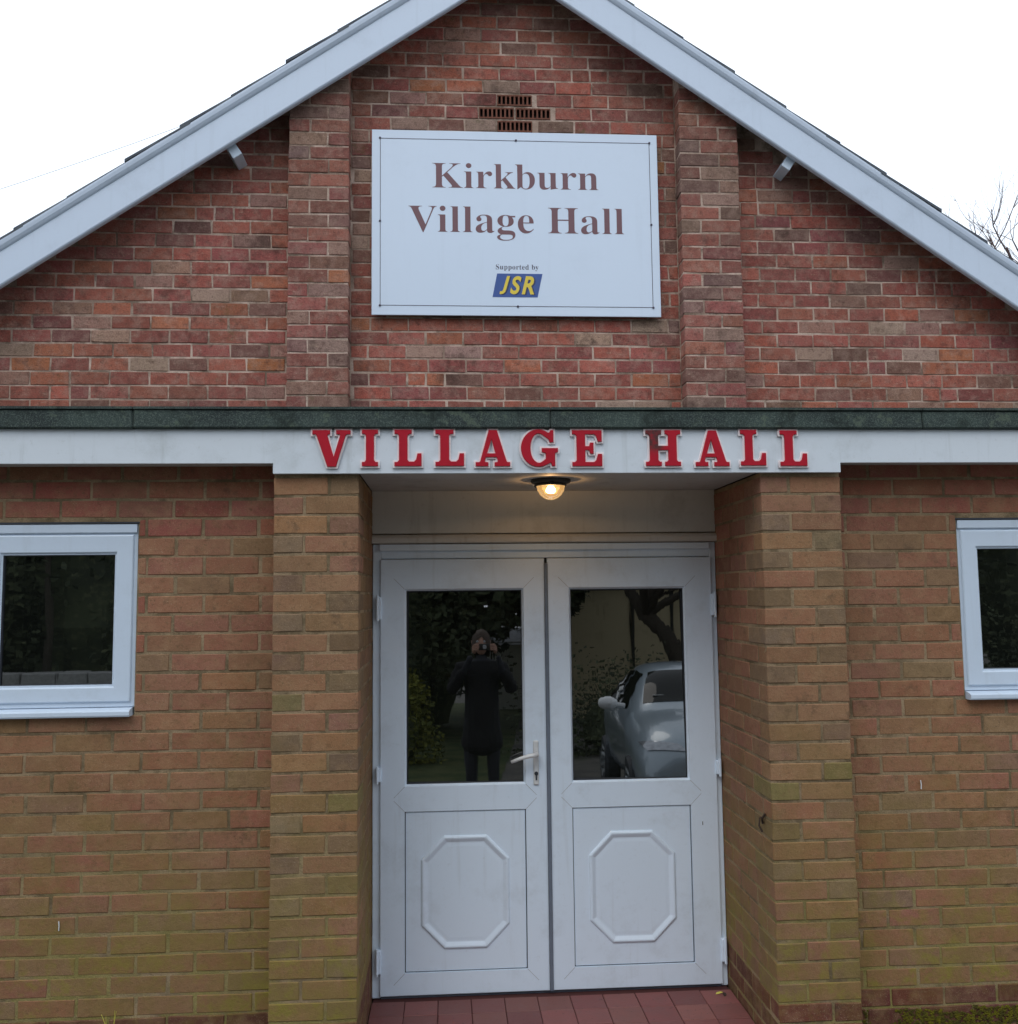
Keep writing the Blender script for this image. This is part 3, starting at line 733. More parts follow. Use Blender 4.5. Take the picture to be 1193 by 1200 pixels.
# ------------------------------------------------------------------ writing
def mathbold(s, base=0x1D400):
    r = ''
    for ch in s:
        if 'A' <= ch <= 'Z': r += chr(base+ord(ch)-65)
        elif 'a' <= ch <= 'z': r += chr(base+26+ord(ch)-97)
        else: r += ch
    return r
def text_mesh(name, body, x0, x1, z0, cap, y, mat, parent, offset=0, shear=0, extrude=.0006, spacing=1., fit=False, base=0x1D400):
    """lay a line of text so it spans x0..x1 with its baseline at z0 and capitals CAP high"""
    c = bpy.data.curves.new(name, 'FONT'); c.body = mathbold(body, base) if base else body; c.size = 1; c.offset = offset; c.shear = shear; c.extrude = 0; c.space_character = spacing; c.resolution_u = 6
    o = bpy.data.objects.new(name, c); COL.objects.link(o); bpy.context.view_layer.update()
    me = bpy.data.meshes.new_from_object(o.evaluated_get(bpy.context.evaluated_depsgraph_get())); bpy.data.objects.remove(o)
    n = len(me.vertices); co = np.empty(n*3); me.vertices.foreach_get('co', co); co = co.reshape(-1, 3)
    mn, mxx = co[:, 0].min(), co[:, 0].max(); capn = .66 if base else .72
    out = np.empty_like(co); out[:, 0] = x0+(co[:, 0]-mn)/(mxx-mn)*(x1-x0); out[:, 2] = z0+(co[:, 1]/capn*cap if not fit else (co[:, 1]-co[:, 1].min())/(co[:, 1].max()-co[:, 1].min())*cap); out[:, 1] = y
    me.vertices.foreach_set('co', out.ravel()); me.materials.clear(); me.materials.append(mat); me.update(); me.name = name
    return link(name, me, None, parent)
def sign():
    o = tag(empty('notice_sign', (-.04, G-.03, 4.056)), 'large white rectangular sign with brown lettering between the gable pilasters', 'sign')
    off = (.04, -(G-.03), -4.056); yS = G-.046
    MB().cbox(SIGN[0], SIGN[1], yS, yS+.012, SIGN[2], SIGN[3], .0015).build('sign_board', M_sign, o, off)
    b = MB()
    for z in (3.75, 4.35): b.box(SIGN[0]+.06, SIGN[1]-.06, yS+.0125, G-.002, z-.02, z+.02)
    b.build('batten', M_dark, o, off)
    b = MB(); x0, x1, z0, z1 = -.862, .779, 3.541, 4.575; t = .0032; ya, yb = yS-.0012, yS-.0002
    b.box(x0, x1, ya, yb, z0, z0+t).box(x0, x1, ya, yb, z1-t, z1).box(x0, x0+t, ya, yb, z0+t, z1-t).box(x1-t, x1, ya, yb, z0+t, z1-t); b.build('border_line', M_line, o, off)
    for x, z in ((x0, z0), (x1, z0), (x0, z1), (x1, z1), ((x0+x1)/2, z0), ((x0+x1)/2, z1), (x0, (z0+z1)/2), (x1, (z0+z1)/2)):
        MB().lathe([(.0068, 0), (.0068, -.003), (.004, -.005), (0, -.005)], (x, ya, z), 'y', 10).build('screw', M_line, o, off)
    def T(*a, **k): q = text_mesh(*a, **k); q.location = off; return q
    y = yS-.0008
    T('lettering', 'Kirkburn', -.549, .459, 4.270, .152, y, M_ink, o, offset=-.0080)
    T('lettering', 'Village Hall', -.692, .611, 3.995, .158, y, M_ink, o, offset=-.0080)
    T('lettering', 'Supported by', -.171, .086, 3.769, .030, y, M_line, o, offset=-.006, spacing=1.08)
    MB().prism([(-.164, 3.743), (.109, 3.743), (.078, 3.598), (-.193, 3.598)], 'y', yS-.001, yS-.0002).build('logo', M_blue, o, off)
    for ch, a, c in (('J', -.150, -.086), ('S', -.088, -.018), ('R', -.018, .058)):
        T('logo_shadow', ch, a+.009, c+.009, 3.611, .112, yS-.0014, M_navy, o, offset=.030, base=None, shear=.30, fit=True)
        T('logo_letter', ch, a, c, 3.616, .112, yS-.0022, M_yel, o, offset=.030, base=None, shear=.30, fit=True)
sign()

def serif(x, w, s, z0, up, t=.10, br=.045):
    """slab points for one foot of a stem centred at x: left to right"""
    return None
def gI(w=.50, s=.25, t=.115):
    c = w/2; h = s/2; k = .05
    return [[(0, 0), (w, 0), (w, t), (c+h+k, t), (c+h, t+k), (c+h, 1-t-k), (c+h+k, 1-t), (w, 1-t), (w, 1), (0, 1), (0, 1-t), (c-h-k, 1-t), (c-h, 1-t-k), (c-h, t+k), (c-h-k, t), (0, t)]]
def gL(w=.80, s=.25, t=.115):
    c = .26; h = s/2; k = .05
    return [[(0, 0), (w, 0), (w, .35), (w-.12, .35), (w-.16, .18), (w-.22, t+.01), (c+h+k, t+.01), (c+h, t+k+.01), (c+h, 1-t-k), (c+h+k, 1-t), (c+.25, 1-t), (c+.25, 1), (0, 1), (0, 1-t), (c-h-k, 1-t), (c-h, 1-t-k), (c-h, t+k), (c-h-k, t), (0, t)]]
def gE(w=.86, s=.25, t=.115):
    c = .25; h = s/2; k = .05; r = c+h
    return [[(0, 0), (w, 0), (w, .34), (w-.12, .34), (w-.17, .17), (w-.23, t), (r, t), (r, .445), (.49, .445), (.515, .345), (.615, .345), (.615, .655), (.515, .655), (.49, .555), (r, .555), (r, 1-t), (w-.23, 1-t), (w-.17, .84), (w-.12, .68), (w-.005, .68), (w-.005, 1), (0, 1), (0, 1-t), (c-h-k, 1-t), (c-h, 1-t-k), (c-h, t+k), (c-h-k, t), (0, t)]]
def gH(w=1.02, s=.25, t=.115):
    k = .045; a = .24; b_ = w-.24; h = s/2; g = .46
    bot = [(0, 0), (g, 0), (g, t), (a+h+k, t), (a+h, t+k), (a+h, .44), (b_-h, .44), (b_-h, t+k), (b_-h-k, t), (w-g, t), (w-g, 0), (w, 0), (w, t), (b_+h+k, t), (b_+h, t+k)]
    top = [(b_+h, 1-t-k), (b_+h+k, 1-t), (w, 1-t), (w, 1), (w-g, 1), (w-g, 1-t), (b_-h-k, 1-t), (b_-h, 1-t-k), (b_-h, .56), (a+h, .56), (a+h, 1-t-k), (a+h+k, 1-t), (g, 1-t), (g, 1), (0, 1), (0, 1-t), (a-h-k, 1-t), (a-h, 1-t-k), (a-h, t+k), (a-h-k, t), (0, t)]
    return [bot+top]
def gV(w=1.06, t=.115):
    return [[(.42, 0), (.66, 0), (.93, 1-t-.02), (.97, 1-t), (w, 1-t), (w, 1), (.66, 1), (.66, 1-t), (.76, 1-t), (.77, 1-t-.03), (.595, .27), (.42, 1-t-.04), (.44, 1-t), (.49, 1-t), (.49, 1), (0, 1), (0, 1-t), (.08, 1-t), (.115, 1-t-.03)]]
def gA(w=1.0, t=.115):
    return [[(0, 0), (.37, 0), (.37, t), (.28, t), (.27, t+.03), (.295, .25), (.61, .25), (.645, t+.03), (.63, t), (.55, t), (.55, 0), (w, 0), (w, t), (.93, t), (.90, t+.02), (.62, 1), (.385, 1), (.13, t+.02), (.10, t), (0, t)],
            [(.335, .355), (.575, .355), (.465, .74)]]
def gG(w=1.03):
    o = [(.485+.485*math.cos(math.radians(a)), .5+.52*math.sin(math.radians(a))) for a in range(56, 300, 10)]
    i = [(.50+.235*math.cos(math.radians(a)), .5+.405*math.sin(math.radians(a))) for a in range(300, 55, -10)]
    return [o+[(.76, .06), (.83, .10), (.86, 0), (.95, 0), (.95, .36), (w, .39), (w, .50), (.58, .50), (.58, .39), (.69, .36), (.69, .20)]+i+[(.77, .74), (.80, .66), (.91, .66), (.91, 1.0), (.83, 1.0), (.79, .93)]]
GLY = {'V': gV, 'I': gI, 'L': gL, 'A': gA, 'G': gG, 'E': gE, 'H': gH}
def area(P): return .5*sum(P[i][0]*P[(i+1) % len(P)][1]-P[(i+1) % len(P)][0]*P[i][1] for i in range(len(P)))
def grow(P, d):
    n = len(P); out = []; s = 1 if area(P) > 0 else -1
    for i in range(n):
        a, b_, c = Vector(P[i-1]), Vector(P[i]), Vector(P[(i+1) % n]); e1 = (b_-a).normalized(); e2 = (c-b_).normalized()
        n1 = Vector((e1.y, -e1.x))*s; n2 = Vector((e2.y, -e2.x))*s; m = n1+n2
        m = m/max(m.length_squared, .9)*2 if m.length > 1e-6 else n1
        out.append(tuple(b_+m*d))
    return out
def glyph_mesh(name, polys, ext_, bev):
    c = bpy.data.curves.new(name, 'CURVE'); c.dimensions = '2D'; c.fill_mode = 'BOTH'; c.extrude = ext_; c.bevel_depth = bev; c.bevel_resolution = 1; c.offset = -bev
    for P in polys:
        sp = c.splines.new('POLY'); sp.points.add(len(P)-1); sp.use_cyclic_u = True
        for q, p in zip(sp.points, P): q.co = (p[0], p[1], 0, 1)
    o = bpy.data.objects.new(name, c); COL.objects.link(o); bpy.context.view_layer.update()
    me = bpy.data.meshes.new_from_object(o.evaluated_get(bpy.context.evaluated_depsgraph_get())); bpy.data.objects.remove(o); me.materials.clear(); return me
def fascia_letters():
    root = tag(empty('raised_lettering', (0, -.031, ZT+.1)), 'row of red slab serif capital letters mounted on the white fascia over the doors', 'sign')
    X = [('V', -1.010, -.845), ('I', -.814, -.736), ('L', -.685, -.563), ('L', -.522, -.393), ('A', -.361, -.208), ('G', -.178, -.014), ('E', .030, .166), ('H', .331, .489), ('A', .536, .690), ('L', .724, .843), ('L', .889, 1.015)]
    z0, H = ZT+.0345, .147; hd = .0072
    for n, (ch, a, c) in enumerate(X):
        polys = GLY[ch](); P = polys[0]; w = max(p[0] for p in P); sxx = (c-a-2*hd)/w; hh = H
        sc_ = [[((p[0])*sxx, p[1]*hh) for p in q] for q in polys]
        me = glyph_mesh('letter', sc_, .0045, .0012); o = link('letter', me, M_red_st if (ch == 'H') else M_red, root)
        o.rotation_euler = (math.radians(90), 0, 0); rz = R.uniform(-.0015, .0015)
        o.location = (a+hd, -.0085, z0-ZT-.1+rz); tag(o, 'letter '+ch+(', stained dark at its top left' if ch == 'H' else ''))
        bk = [grow(q, hd) if k == 0 else [tuple(v) for v in grow(q, -hd)] for k, q in enumerate(sc_)]
        if ch == 'A': bk = [bk[0], [tuple(v) for v in grow(sc_[1], -hd*.8)]]
        me = glyph_mesh('letter_backing', bk, .0035, .0008); q = link('letter_backing', me, M_halo, o); q.location = (0, 0, -.0046)
fascia_letters()

# ------------------------------------------------------------------ weeds and moss at the wall foot
def blades(name, cx_, cy_, n, h, spread, mat, label):
    b = MB()
    for i in range(n):
        a = R.uniform(0, 6.28); r = R.uniform(0, spread); x, y = cx_+r*math.cos(a), cy_+r*math.sin(a)*.5; l = R.uniform(-.06, .06); hh = h*R.uniform(.6, 1.05); w = .005
        v = []
        for k in range(5):
            t = k/4; v += [(x+l*t*t-w*(1-t*.9), y-.02*t*t, hh*(t-.12*t*t*t)-.01), (x+l*t*t+w*(1-t*.9), y-.02*t*t+.002, hh*(t-.12*t*t*t)-.01)]
        b.add(v, [(2*k, 2*k+1, 2*k+3, 2*k+2) for k in range(4)])
    return b.build(name, mat)
M_straw = plain('dry_grass', lin(200, 190, 90, 1.2), .7, .3)
tag(blades('grass_tuft', -1.765, .07, 12, .31, .025, M_straw, ''), 'small yellowish grass tuft at the foot of the left wall', 'grass tuft')
def moss(x0, x1, zt, label):
    m = Mat('moss'); m.color(m.mix(m.ramp(m.noise(30, 5), .35, .65), lin(74, 68, 34), lin(112, 106, 30, 1.0))).rough(1, .1).bump(m.noise(150, 5, .7), .01)
    b = MB(); n = int((x1-x0)/.012)
    for i in range(n*22):
        x = R.uniform(x0, x1); z = R.uniform(.0, 1)**.8*(zt+.016*noise.noise(Vector((x*7, 0, 0)))); dens = noise.noise(Vector((x*5, z*12, 3)))
        if dens < -.3: continue
        r = R.uniform(.004, .008); c = Vector((x, W-.006, z)); v, f = [], []
        for k in range(6):
            a = k/6*6.283; v.append(c+Vector((r*math.cos(a), 0, r*.8*math.sin(a))))
        v.append(c+Vector((0, -r*.2, 0))); b.add(v, [(k, 6, (k+1) % 6) for k in range(6)])
    tag(b.build('moss', m.m), label, kind='stuff')
moss(BX+.05, EXW, .118, 'yellow green moss along the foot of the right wall')
moss(-BX-.5, -BX-.02, .10, 'yellow green moss at the foot of the left wall beside the pier')
# a few dead leaves on the tiles by the right door jamb
for (x, y, rz) in ((.735, .60, .3), (.77, .57, 1.4)):
    b = MB(); v = [(0, 0, .004), (.012, .008, .008), (.03, .006, .010), (.042, 0, .006), (.03, -.008, .009), (.012, -.009, .007)]; b.add(v, [tuple(range(6))])
    o = b.build('dead_leaf', M_straw if rz < 1 else M_rust, None, (x, y, 0)); o.rotation_euler = (0, 0, rz)
    tag(o, 'curled pale dead leaf on the tiles by the right door jamb' if rz < 1 else 'dark brown dead leaf on the tiles by the right door jamb', 'leaf')

# ------------------------------------------------------------------ trees
def limb(b, p, d, L, r, depth, rng, tips=None, bend=.25, nb=3):
    pts = [p]; rad = [r]; q = Vector(p); dd = Vector(d).normalized(); n = 4
    for i in range(n):
        dd = (dd+Vector((rng.uniform(-bend, bend), rng.uniform(-bend, bend), rng.uniform(-bend*.5, bend*.8)))).normalized(); q = q+dd*L/n; pts.append(q.copy()); rad.append(r*(1-(i+1)/n*.55))
    b.tube(pts, rad, 6 if r > .03 else 4, cap=False)
    if depth <= 0:
        return
    for k in range(nb):
        i = rng.randint(2, n); a = rng.uniform(0, 6.28); side = Vector((math.cos(a), math.sin(a), rng.uniform(-.1, .9)))
        limb(b, pts[i], dd*.7+side*.75, L*rng.uniform(.55, .8), rad[i]*.62, depth-1, rng, tips, bend, nb)
def bare_tree(name, label, base, trunk, r0, main, seed, depth, L, mat, nb=3):
    o = tag(empty(name, base), label, 'tree'); rng = random.Random(seed)
    pts = [Vector(p)-Vector(base) for p in trunk]; b = MB(); rad = [r0*(1-.6*i/(len(pts)-1)) for i in range(len(pts))]; b.tube(pts, rad, 10); b.build('trunk', M_bark, o, smooth=True)
    for k in range(main):
        b = MB(); i = rng.randint(max(1, len(pts)-3), len(pts)-1); a = 6.283*k/main+rng.uniform(-.4, .4)
        limb(b, pts[i], Vector((math.cos(a), math.sin(a), rng.uniform(.3, 1.2))), L*rng.uniform(.8, 1.1), rad[i]*.7, depth, rng, nb=nb); b.build('branch', mat, o, smooth=True)
    return o
bare_tree('bare_tree', 'bare winter tree whose twigs show above the right roof slope', (12.0, 14, 0), [(12.0, 14, 0), (12.05, 14, 2.5), (11.95, 14.05, 5.2), (11.8, 14, 7.2)], .2, 8, 5, 3, 2.3, M_twig, 4)
bare_tree('bare_tree', 'crooked bare tree leaning over the parked car in the right door reflection', (3.2, -12, 0),
          [(3.2, -12, 0), (3.0, -12, .8), (2.88, -12, 1.3), (2.54, -12, 1.95), (2.19, -12, 2.3), (1.92, -12, 2.75), (1.75, -12, 3.4)], .21, 9, 21, 4, 2.0, M_bark, 3)
def leafy(name, label, base, h, r, mat, n, seed, cat='tree', group=None, leaf=.11, trunk=True, boxy=False, low=.06):
    o = tag(empty(name, base), label, cat, group); rng = random.Random(seed)
    if trunk: MB().tube([(0, 0, 0), (.05, .03, h*.4), (0, 0, h*.85)], [.16, .11, .04], 8).build('trunk', M_bark, o)
    rs = np.random.RandomState(seed); V = np.empty((n, 4, 3)); cl = []
    for k in range(26):
        a = rng.uniform(0, 6.28); t = rng.uniform(.08 if not boxy else 0, 1)
        rr = r*(1-.65*t if not boxy else 1)*rng.uniform(.3, .95); cl.append((rr*math.cos(a), rr*math.sin(a)*(.5 if boxy else 1), h*(low+(.94-low)*t), r*rng.uniform(.28, .5)))
    cl = np.array(cl); ci = rs.randint(0, len(cl), n); dirs = rs.normal(size=(n, 3)); dirs /= np.linalg.norm(dirs, axis=1)[:, None]
    cen = cl[ci, :3]+dirs*cl[ci, 3:4]*rs.uniform(.6, 1.05, (n, 1)); cen[:, 2] = np.maximum(cen[:, 2], .03)
    u = rs.normal(size=(n, 3)); u /= np.linalg.norm(u, axis=1)[:, None]; w = np.cross(u, dirs+rs.normal(size=(n, 3))*.5); w /= np.linalg.norm(w, axis=1)[:, None]+1e-9
    s = leaf*rs.uniform(.5, 1.1, (n, 1)); V[:, 0] = cen-u*s; V[:, 1] = cen-w*s*.45; V[:, 2] = cen+u*s; V[:, 3] = cen+w*s*.45
    me = bpy.data.meshes.new('crown'); me.vertices.add(n*4); me.vertices.foreach_set('co', V.ravel()); me.loops.add(n*4); me.loops.foreach_set('vertex_index', np.arange(n*4)); me.polygons.add(n)
    me.polygons.foreach_set('loop_start', np.arange(n)*4); me.update(calc_edges=True); me.materials.append(mat); link('crown', me, None, o)
    if low > .1: return o
    core = MB()   # dense dark inner twigs
    core.lathe([(r*.25, .05), (r*.5, h*.2), (r*.42, h*.5), (r*.2, h*.8), (0, h*.9)], (0, 0, 0), 'z', 10); core.build('inner_crown', M_ever, o)
    return o
ever = [(-11.5, -12.5, 7.5, 2.4, 'dense dark evergreen tree reflected at the left of the left window'), (-8.6, -12.8, 8, 2.2, 'dense dark evergreen tree filling the left window reflection'), (-6.2, -12.2, 7, 1.9, 'dark evergreen tree reflected at the right edge of the left window'),
        (-4.0, -13.5, 8, 2.2, 'tall dark evergreen tree reflected at the top left of the left door glass'), (-2.7, -14, 7.5, 1.8, 'dark evergreen tree reflected above the photographer in the left door glass'), (6.6, -12, 7.5, 2.4, 'dense dark evergreen tree reflected in the right window'), (10.2, -12.5, 8, 2.5, 'dark evergreen tree reflected at the right side of the right window')]
for i, (x, y, h, r, lab) in enumerate(ever): leafy('evergreen_tree', lab, (x, y, 0), h, r, M_ever, 9000, 40+i, 'tree', 'evergreen trees across the yard')
for i, (x, y) in enumerate(((-13, -17), (-10, -17.5), (-7.2, -17), (-5, -18), (-2.6, -17.6), (8, -17), (11, -17.5), (14.5, -17))): leafy('evergreen_tree', 'tall dark evergreen in the second row of trees across the yard', (x, y, 0), 11, 3.0, M_ever, 7000, 140+i, 'tree', 'second row of evergreens across the yard', .16)
for i, (x, y) in enumerate(((-1.3, -22.5), (.9, -22), (2.6, -23))): leafy('evergreen_tree', ('tall evergreen behind the photographer, over the left end of the white garage', 'tall evergreen over the middle of the white garage', 'tall evergreen between the white garage and the buff house')[i], (x, y, 0), 11, 3.2, M_ever, 12000, 161+i, 'tree', None, .26, True, False, .27)
leafy('evergreen_tree', 'evergreen with a bare lower trunk directly behind the photographer in the left door reflection', (.45, -16, 0), 8, 2.2, M_ever, 16000, 67, 'tree', None, .22, True, False, .31)
leafy('evergreen_tree', 'high crowned evergreen arching over the white garage in the left door reflection', (.4, -19, 0), 10, 2.8, M_ever, 16000, 61, 'tree', None, .26, True, False, .42)
leafy('shrub', 'golden green shrub reflected low at the left of the left door glass', (-2.0, -9.4, 0), 1.25, .75, M_gold, 3500, 70, 'shrub', None, .05, False)
leafy('shrub', 'dull green shrub reflected beside the golden one in the left door glass', (-3.3, -9.8, 0), 1.5, .8, M_ever, 3500, 71, 'shrub', None, .06, False)
for i, (x, w) in enumerate(((1.6, 1.5), (4.2, 1.5), (6.8, 1.5))):
    leafy('hedge', ('dark clipped hedge behind the parked car, near the photographer', 'dark clipped hedge behind the parked car, at the right of the reflection', 'dark clipped hedge reflected in the right window')[i], (x, -10.6, 0), 1.22, w, M_ever, 5000, 80+i, 'hedge', None, .05, False, True)

# ------------------------------------------------------------------ buildings across the yard (seen in the glass)
def cottage(name, label, x0, x1, y0, y1, eave, ridge, wallm, roofm, posts, windows):
    o = tag(empty(name, ((x0+x1)/2, y1, 0)), label, 'building'); off = (-(x0+x1)/2, -y1, 0)
    MB().box(x0, x1, y0, y1, -.02, eave).build('wall', wallm, o, off)
    recalc(MB().prism([(y1+.25, eave-.1), (y0-.25, eave-.1), ((y0+y1)/2, ridge)], 'x', x0-.2, x1+.2).build('roof', roofm, o, off))
    for x in posts: MB().tube([(x, y1+.06, 0), (x, y1+.06, eave)], .05, 8).build('drainpipe', M_dark, o, off)
    for (a, c, z0, z1) in windows:
        w = MB().box(a, c, y1+.002, y1+.05, z0, z1).build('window', M_upvc, o, off); MB().box(a+.06, c-.06, y1+.052, y1+.056, z0+.06, z1-.06).build('pane', M_glass, w)
M_buff = paint('buff_render', (.68, .58, .36, 1), .3, .9, lin(110, 95, 60), .3)
M_whr = paint('white_render', (.78, .8, .8, 1), .1, .9)
cottage('buff_house', 'buff rendered house behind the bare tree in the right door reflection', 1.2, 8.6, -26, -20, 3.6, 5.4, M_buff, M_slate, (2.9, 3.95, 5.6), ((6.2, 7.2, 1.2, 2.4),))
cottage('white_garage', 'low white garage beside the photographer in the left door reflection', -1.3, 1.7, -29, -25, 2.1, 2.6, M_whr, M_slate, (), ())

b = MB(); rr = random.Random(4)
lw = tag(empty('low_wall', (-8, -10.2, 0)), 'low grey stone wall reflected along the foot of the left window pane', 'wall')
for k in range(4):
    x = -3.5+rr.uniform(0, .1)
    while x < 3.5:
        w_ = rr.uniform(.3, .55); MB().cbox(x, x+w_-.02, -.15+rr.uniform(-.01, .01), .15+rr.uniform(-.01, .01), .2*k+.005, .2*k+.195, .015, .008).build('stone', M_stone, lw); x += w_
for i, (x, y, q) in enumerate(((-6.6, -10.9, 'slender pale trunked bare tree reflected at the right of the left window'), (-7.7, -11.2, 'pale trunked bare tree reflected in the middle of the left window'), (7.0, -10.9, 'pale trunked bare tree reflected in the right window'))):
    bare_tree('bare_tree', q, (x, y, 0), [(x, y, 0), (x+.05, y, 1.4), (x-.04, y, 2.8), (x+.1, y, 4.2), (x, y, 5.6), (x+.1, y, 6.5)], .075, 5, 31+i, 2, 1.3, M_pale, 3)
# ------------------------------------------------------------------ parked car
def car():
    X0, Y0 = 1.77, -3.25        # centre line, nose
    o = tag(empty('parked_car', (X0, Y0-2.05, 0)), 'silver blue hatchback parked facing the hall, reflected in the right door glass', 'car'); off = Vector((-X0, -(Y0-2.05), 0))
    m = Mat('car_paint'); m.color((.40, .48, .54, 1)).rough(.28); m.p.inputs['Metallic'].default_value = .2; m.p.inputs['Coat Weight'].default_value = 1; m.p.inputs['Coat Roughness'].default_value = .04; P_ = m.m
    # stations: t from nose, bottom, sill width, belt z, belt width, top z, top width
    S = [(0, .30, .52, .50, .60, .58, .40), (.06, .22, .66, .54, .76, .72, .55), (.22, .19, .74, .64, .83, .84, .66), (.55, .18, .78, .74, .86, .94, .70), (.95, .18, .79, .80, .87, 1.0, .70), (1.15, .18, .79, .85, .87, 1.05, .68),
         (1.5, .18, .79, .90, .87, 1.24, .62), (1.9, .18, .79, .93, .87, 1.42, .56), (2.4, .18, .79, .95, .87, 1.48, .56), (3.0, .18, .79, .96, .87, 1.47, .56), (3.5, .18, .79, .98, .86, 1.40, .55), (3.85, .20, .76, .95, .82, 1.15, .60), (4.02, .26, .70, .80, .76, .95, .62), (4.08, .32, .60, .6, .66, .8, .5)]
    sec = []
    for t, zb, ws, zbe, wb, zt, wt in S:
        h = [(0, zb), (ws, zb), (wb-.01, zb+(zbe-zb)*.4), (wb, zbe-.08), (wb-.03, zbe), (wt, zt-.03 if zt-zbe > .1 else zt-.01), (wt*.6, zt), (0, zt+.012)]
        full = [(x, z) for x, z in h]+[(-x, z) for x, z in h[-2:0:-1]]; sec.append([Vector((X0+x, Y0-t, z))+off for x, z in full])
    n = len(sec[0]); v = [p for s in sec for p in s]; f = []
    for k in range(len(sec)-1):
        for i in range(n): f.append((k*n+i, k*n+(i+1) % n, (k+1)*n+(i+1) % n, (k+1)*n+i))
    f.append(tuple(range(n))); f.append(tuple((len(sec)-1)*n+i for i in range(n))[::-1])
    body = recalc(MB().add(v, f).build('body', P_, o, smooth=True)); md = body.modifiers.new('smooth', 'SUBSURF'); md.levels = md.render_levels = 2
    from mathutils.bvhtree import BVHTree
    bpy.context.view_layer.update(); dg = bpy.context.evaluated_depsgraph_get(); ev = body.evaluated_get(dg); em = ev.to_mesh()
    tree = BVHTree.FromPolygons([tuple(v.co) for v in em.vertices], [tuple(p.vertices) for p in em.polygons]); ev.to_mesh_clear()
    def patch(name, quad_pts, mat, push, lift=.006, rows=14):
        """a panel laid on the body surface: the four corners are projected along PUSH"""
        q = [Vector(p)+off for p in quad_pts]; dr_ = -Vector(push).normalized(); vv = []; ff = []
        for j in range(rows+1):
            for i in range(rows+1):
                s_, t_ = i/rows, j/rows; p = q[0]*(1-s_)*(1-t_)+q[1]*s_*(1-t_)+q[2]*s_*t_+q[3]*(1-s_)*t_
                hit, nn, _, _ = tree.ray_cast(p-dr_*1.5, dr_)
                if hit is None: hit, nn = p, -dr_
                if nn.dot(dr_) > 0: nn = -nn
                vv.append(hit+nn*lift)
        for j in range(rows):
            for i in range(rows): a = j*(rows+1)+i; ff.append((a, a+1, a+rows+2, a+rows+1))
        return MB().add(vv, ff).build(name, mat, o, smooth=True)
    M_rim = plain('window_rubber', (.02, .02, .022, 1), .5)
    X = X0
    patch('windscreen', [(X-.64, Y0-1.24, 1.06), (X+.64, Y0-1.24, 1.06), (X+.50, Y0-1.86, 1.38), (X-.50, Y0-1.86, 1.38)], M_carglass, Vector((0, 1, .35)))
    for s in (-1, 1):
        patch('side_window', [(X+s*.835, Y0-1.55, .99), (X+s*.835, Y0-2.35, 1.0), (X+s*.60, Y0-2.38, 1.38), (X+s*.63, Y0-1.95, 1.34)], M_carglass, Vector((s, 0, 0)))
        patch('side_window', [(X+s*.835, Y0-2.45, 1.0), (X+s*.835, Y0-3.3, 1.04), (X+s*.62, Y0-3.2, 1.36), (X+s*.60, Y0-2.48, 1.38)], M_carglass, Vector((s, 0, 0)))
        # headlight
        mh = plain('headlight_lens', (.55, .58, .62, 1), .06, 1.0, .5, nz=.4)
        patch('headlight', [(X+s*.40, Y0, .70), (X+s*.74, Y0, .74), (X+s*.80, Y0, .86), (X+s*.48, Y0, .78)], mh, Vector((0, 1, .25)), .010)
        # mirror
        b = MB(); c = Vector((X+s*.98, Y0-1.42, 1.06))+off; b.lathe([(0, .07), (.05, .06), (.085, .02), (.09, -.04), (0, -.05)], c, 'y', 14)
        for i, q in enumerate(b.v): b.v[i] = (c.x+(q[0]-c.x)*1.15, q[1], c.z+(q[2]-c.z)*.75)
        b.tube([c+Vector((-s*.17, -.02, -.03)), c], .025, 6); b.build('wing_mirror', M_whr, o, smooth=True)
        # fog light
        b = MB(); c = Vector((X+s*.56, Y0+.005, .40))+off; b.lathe([(.0, .0), (.05, 0), (.05, -.1)], c, 'y', 12); b.build('fog_light', mh, o)
        for yy in (-.78, -3.25):
            wh = empty('wheel', Vector((X+s*.80, Y0+yy, .30))+off, o); wh.name = 'wheel'
            MB().lathe([(.19, -.09), (.28, -.09), (.30, -.06), (.30, .06), (.28, .09), (.19, .09)], (0, 0, 0), 'x', 28).build('tyre', M_gap, wh, smooth=False)
            b = MB(); b.lathe([(0, s*.05), (.05, s*.06), (.06, s*.05)], (0, 0, 0), 'x', 14); b.lathe([(.17, s*.085), (.195, s*.09), (.195, -s*.05), (.0, -s*.05)], (0, 0, 0), 'x', 28)
            for k in range(7):
                a = 6.283*k/7; b.tube([(s*.05, .04*math.cos(a), .04*math.sin(a)), (s*.075, .185*math.cos(a), .185*math.sin(a))], .018, 6)
            b.build('rim', M_metal, wh)
    b = MB(); b.cbox(X-.34, X+.34, Y0-.07, Y0+.012, .30, .46, .03); q = b.build('grille', M_gap, o, off)
    b = MB(); b.cbox(X-.24, X+.24, Y0-.02, Y0+.03, .52, .58, .015); b.build('upper_grille', M_gap, o, off)
    b = MB(); b.cbox(X-.26, X+.26, Y0+.012, Y0+.03, .46, .56, .004); b.build('number_plate', M_whr, o, off)
    pq = MB().box(X-.53, X-.42, -.002, .002, -.02, .02).build('windscreen_sticker', M_whr, o, off+Vector((0, Y0-1.33, 1.13))); pq.rotation_euler = (math.radians(-58), 0, 0)
car()

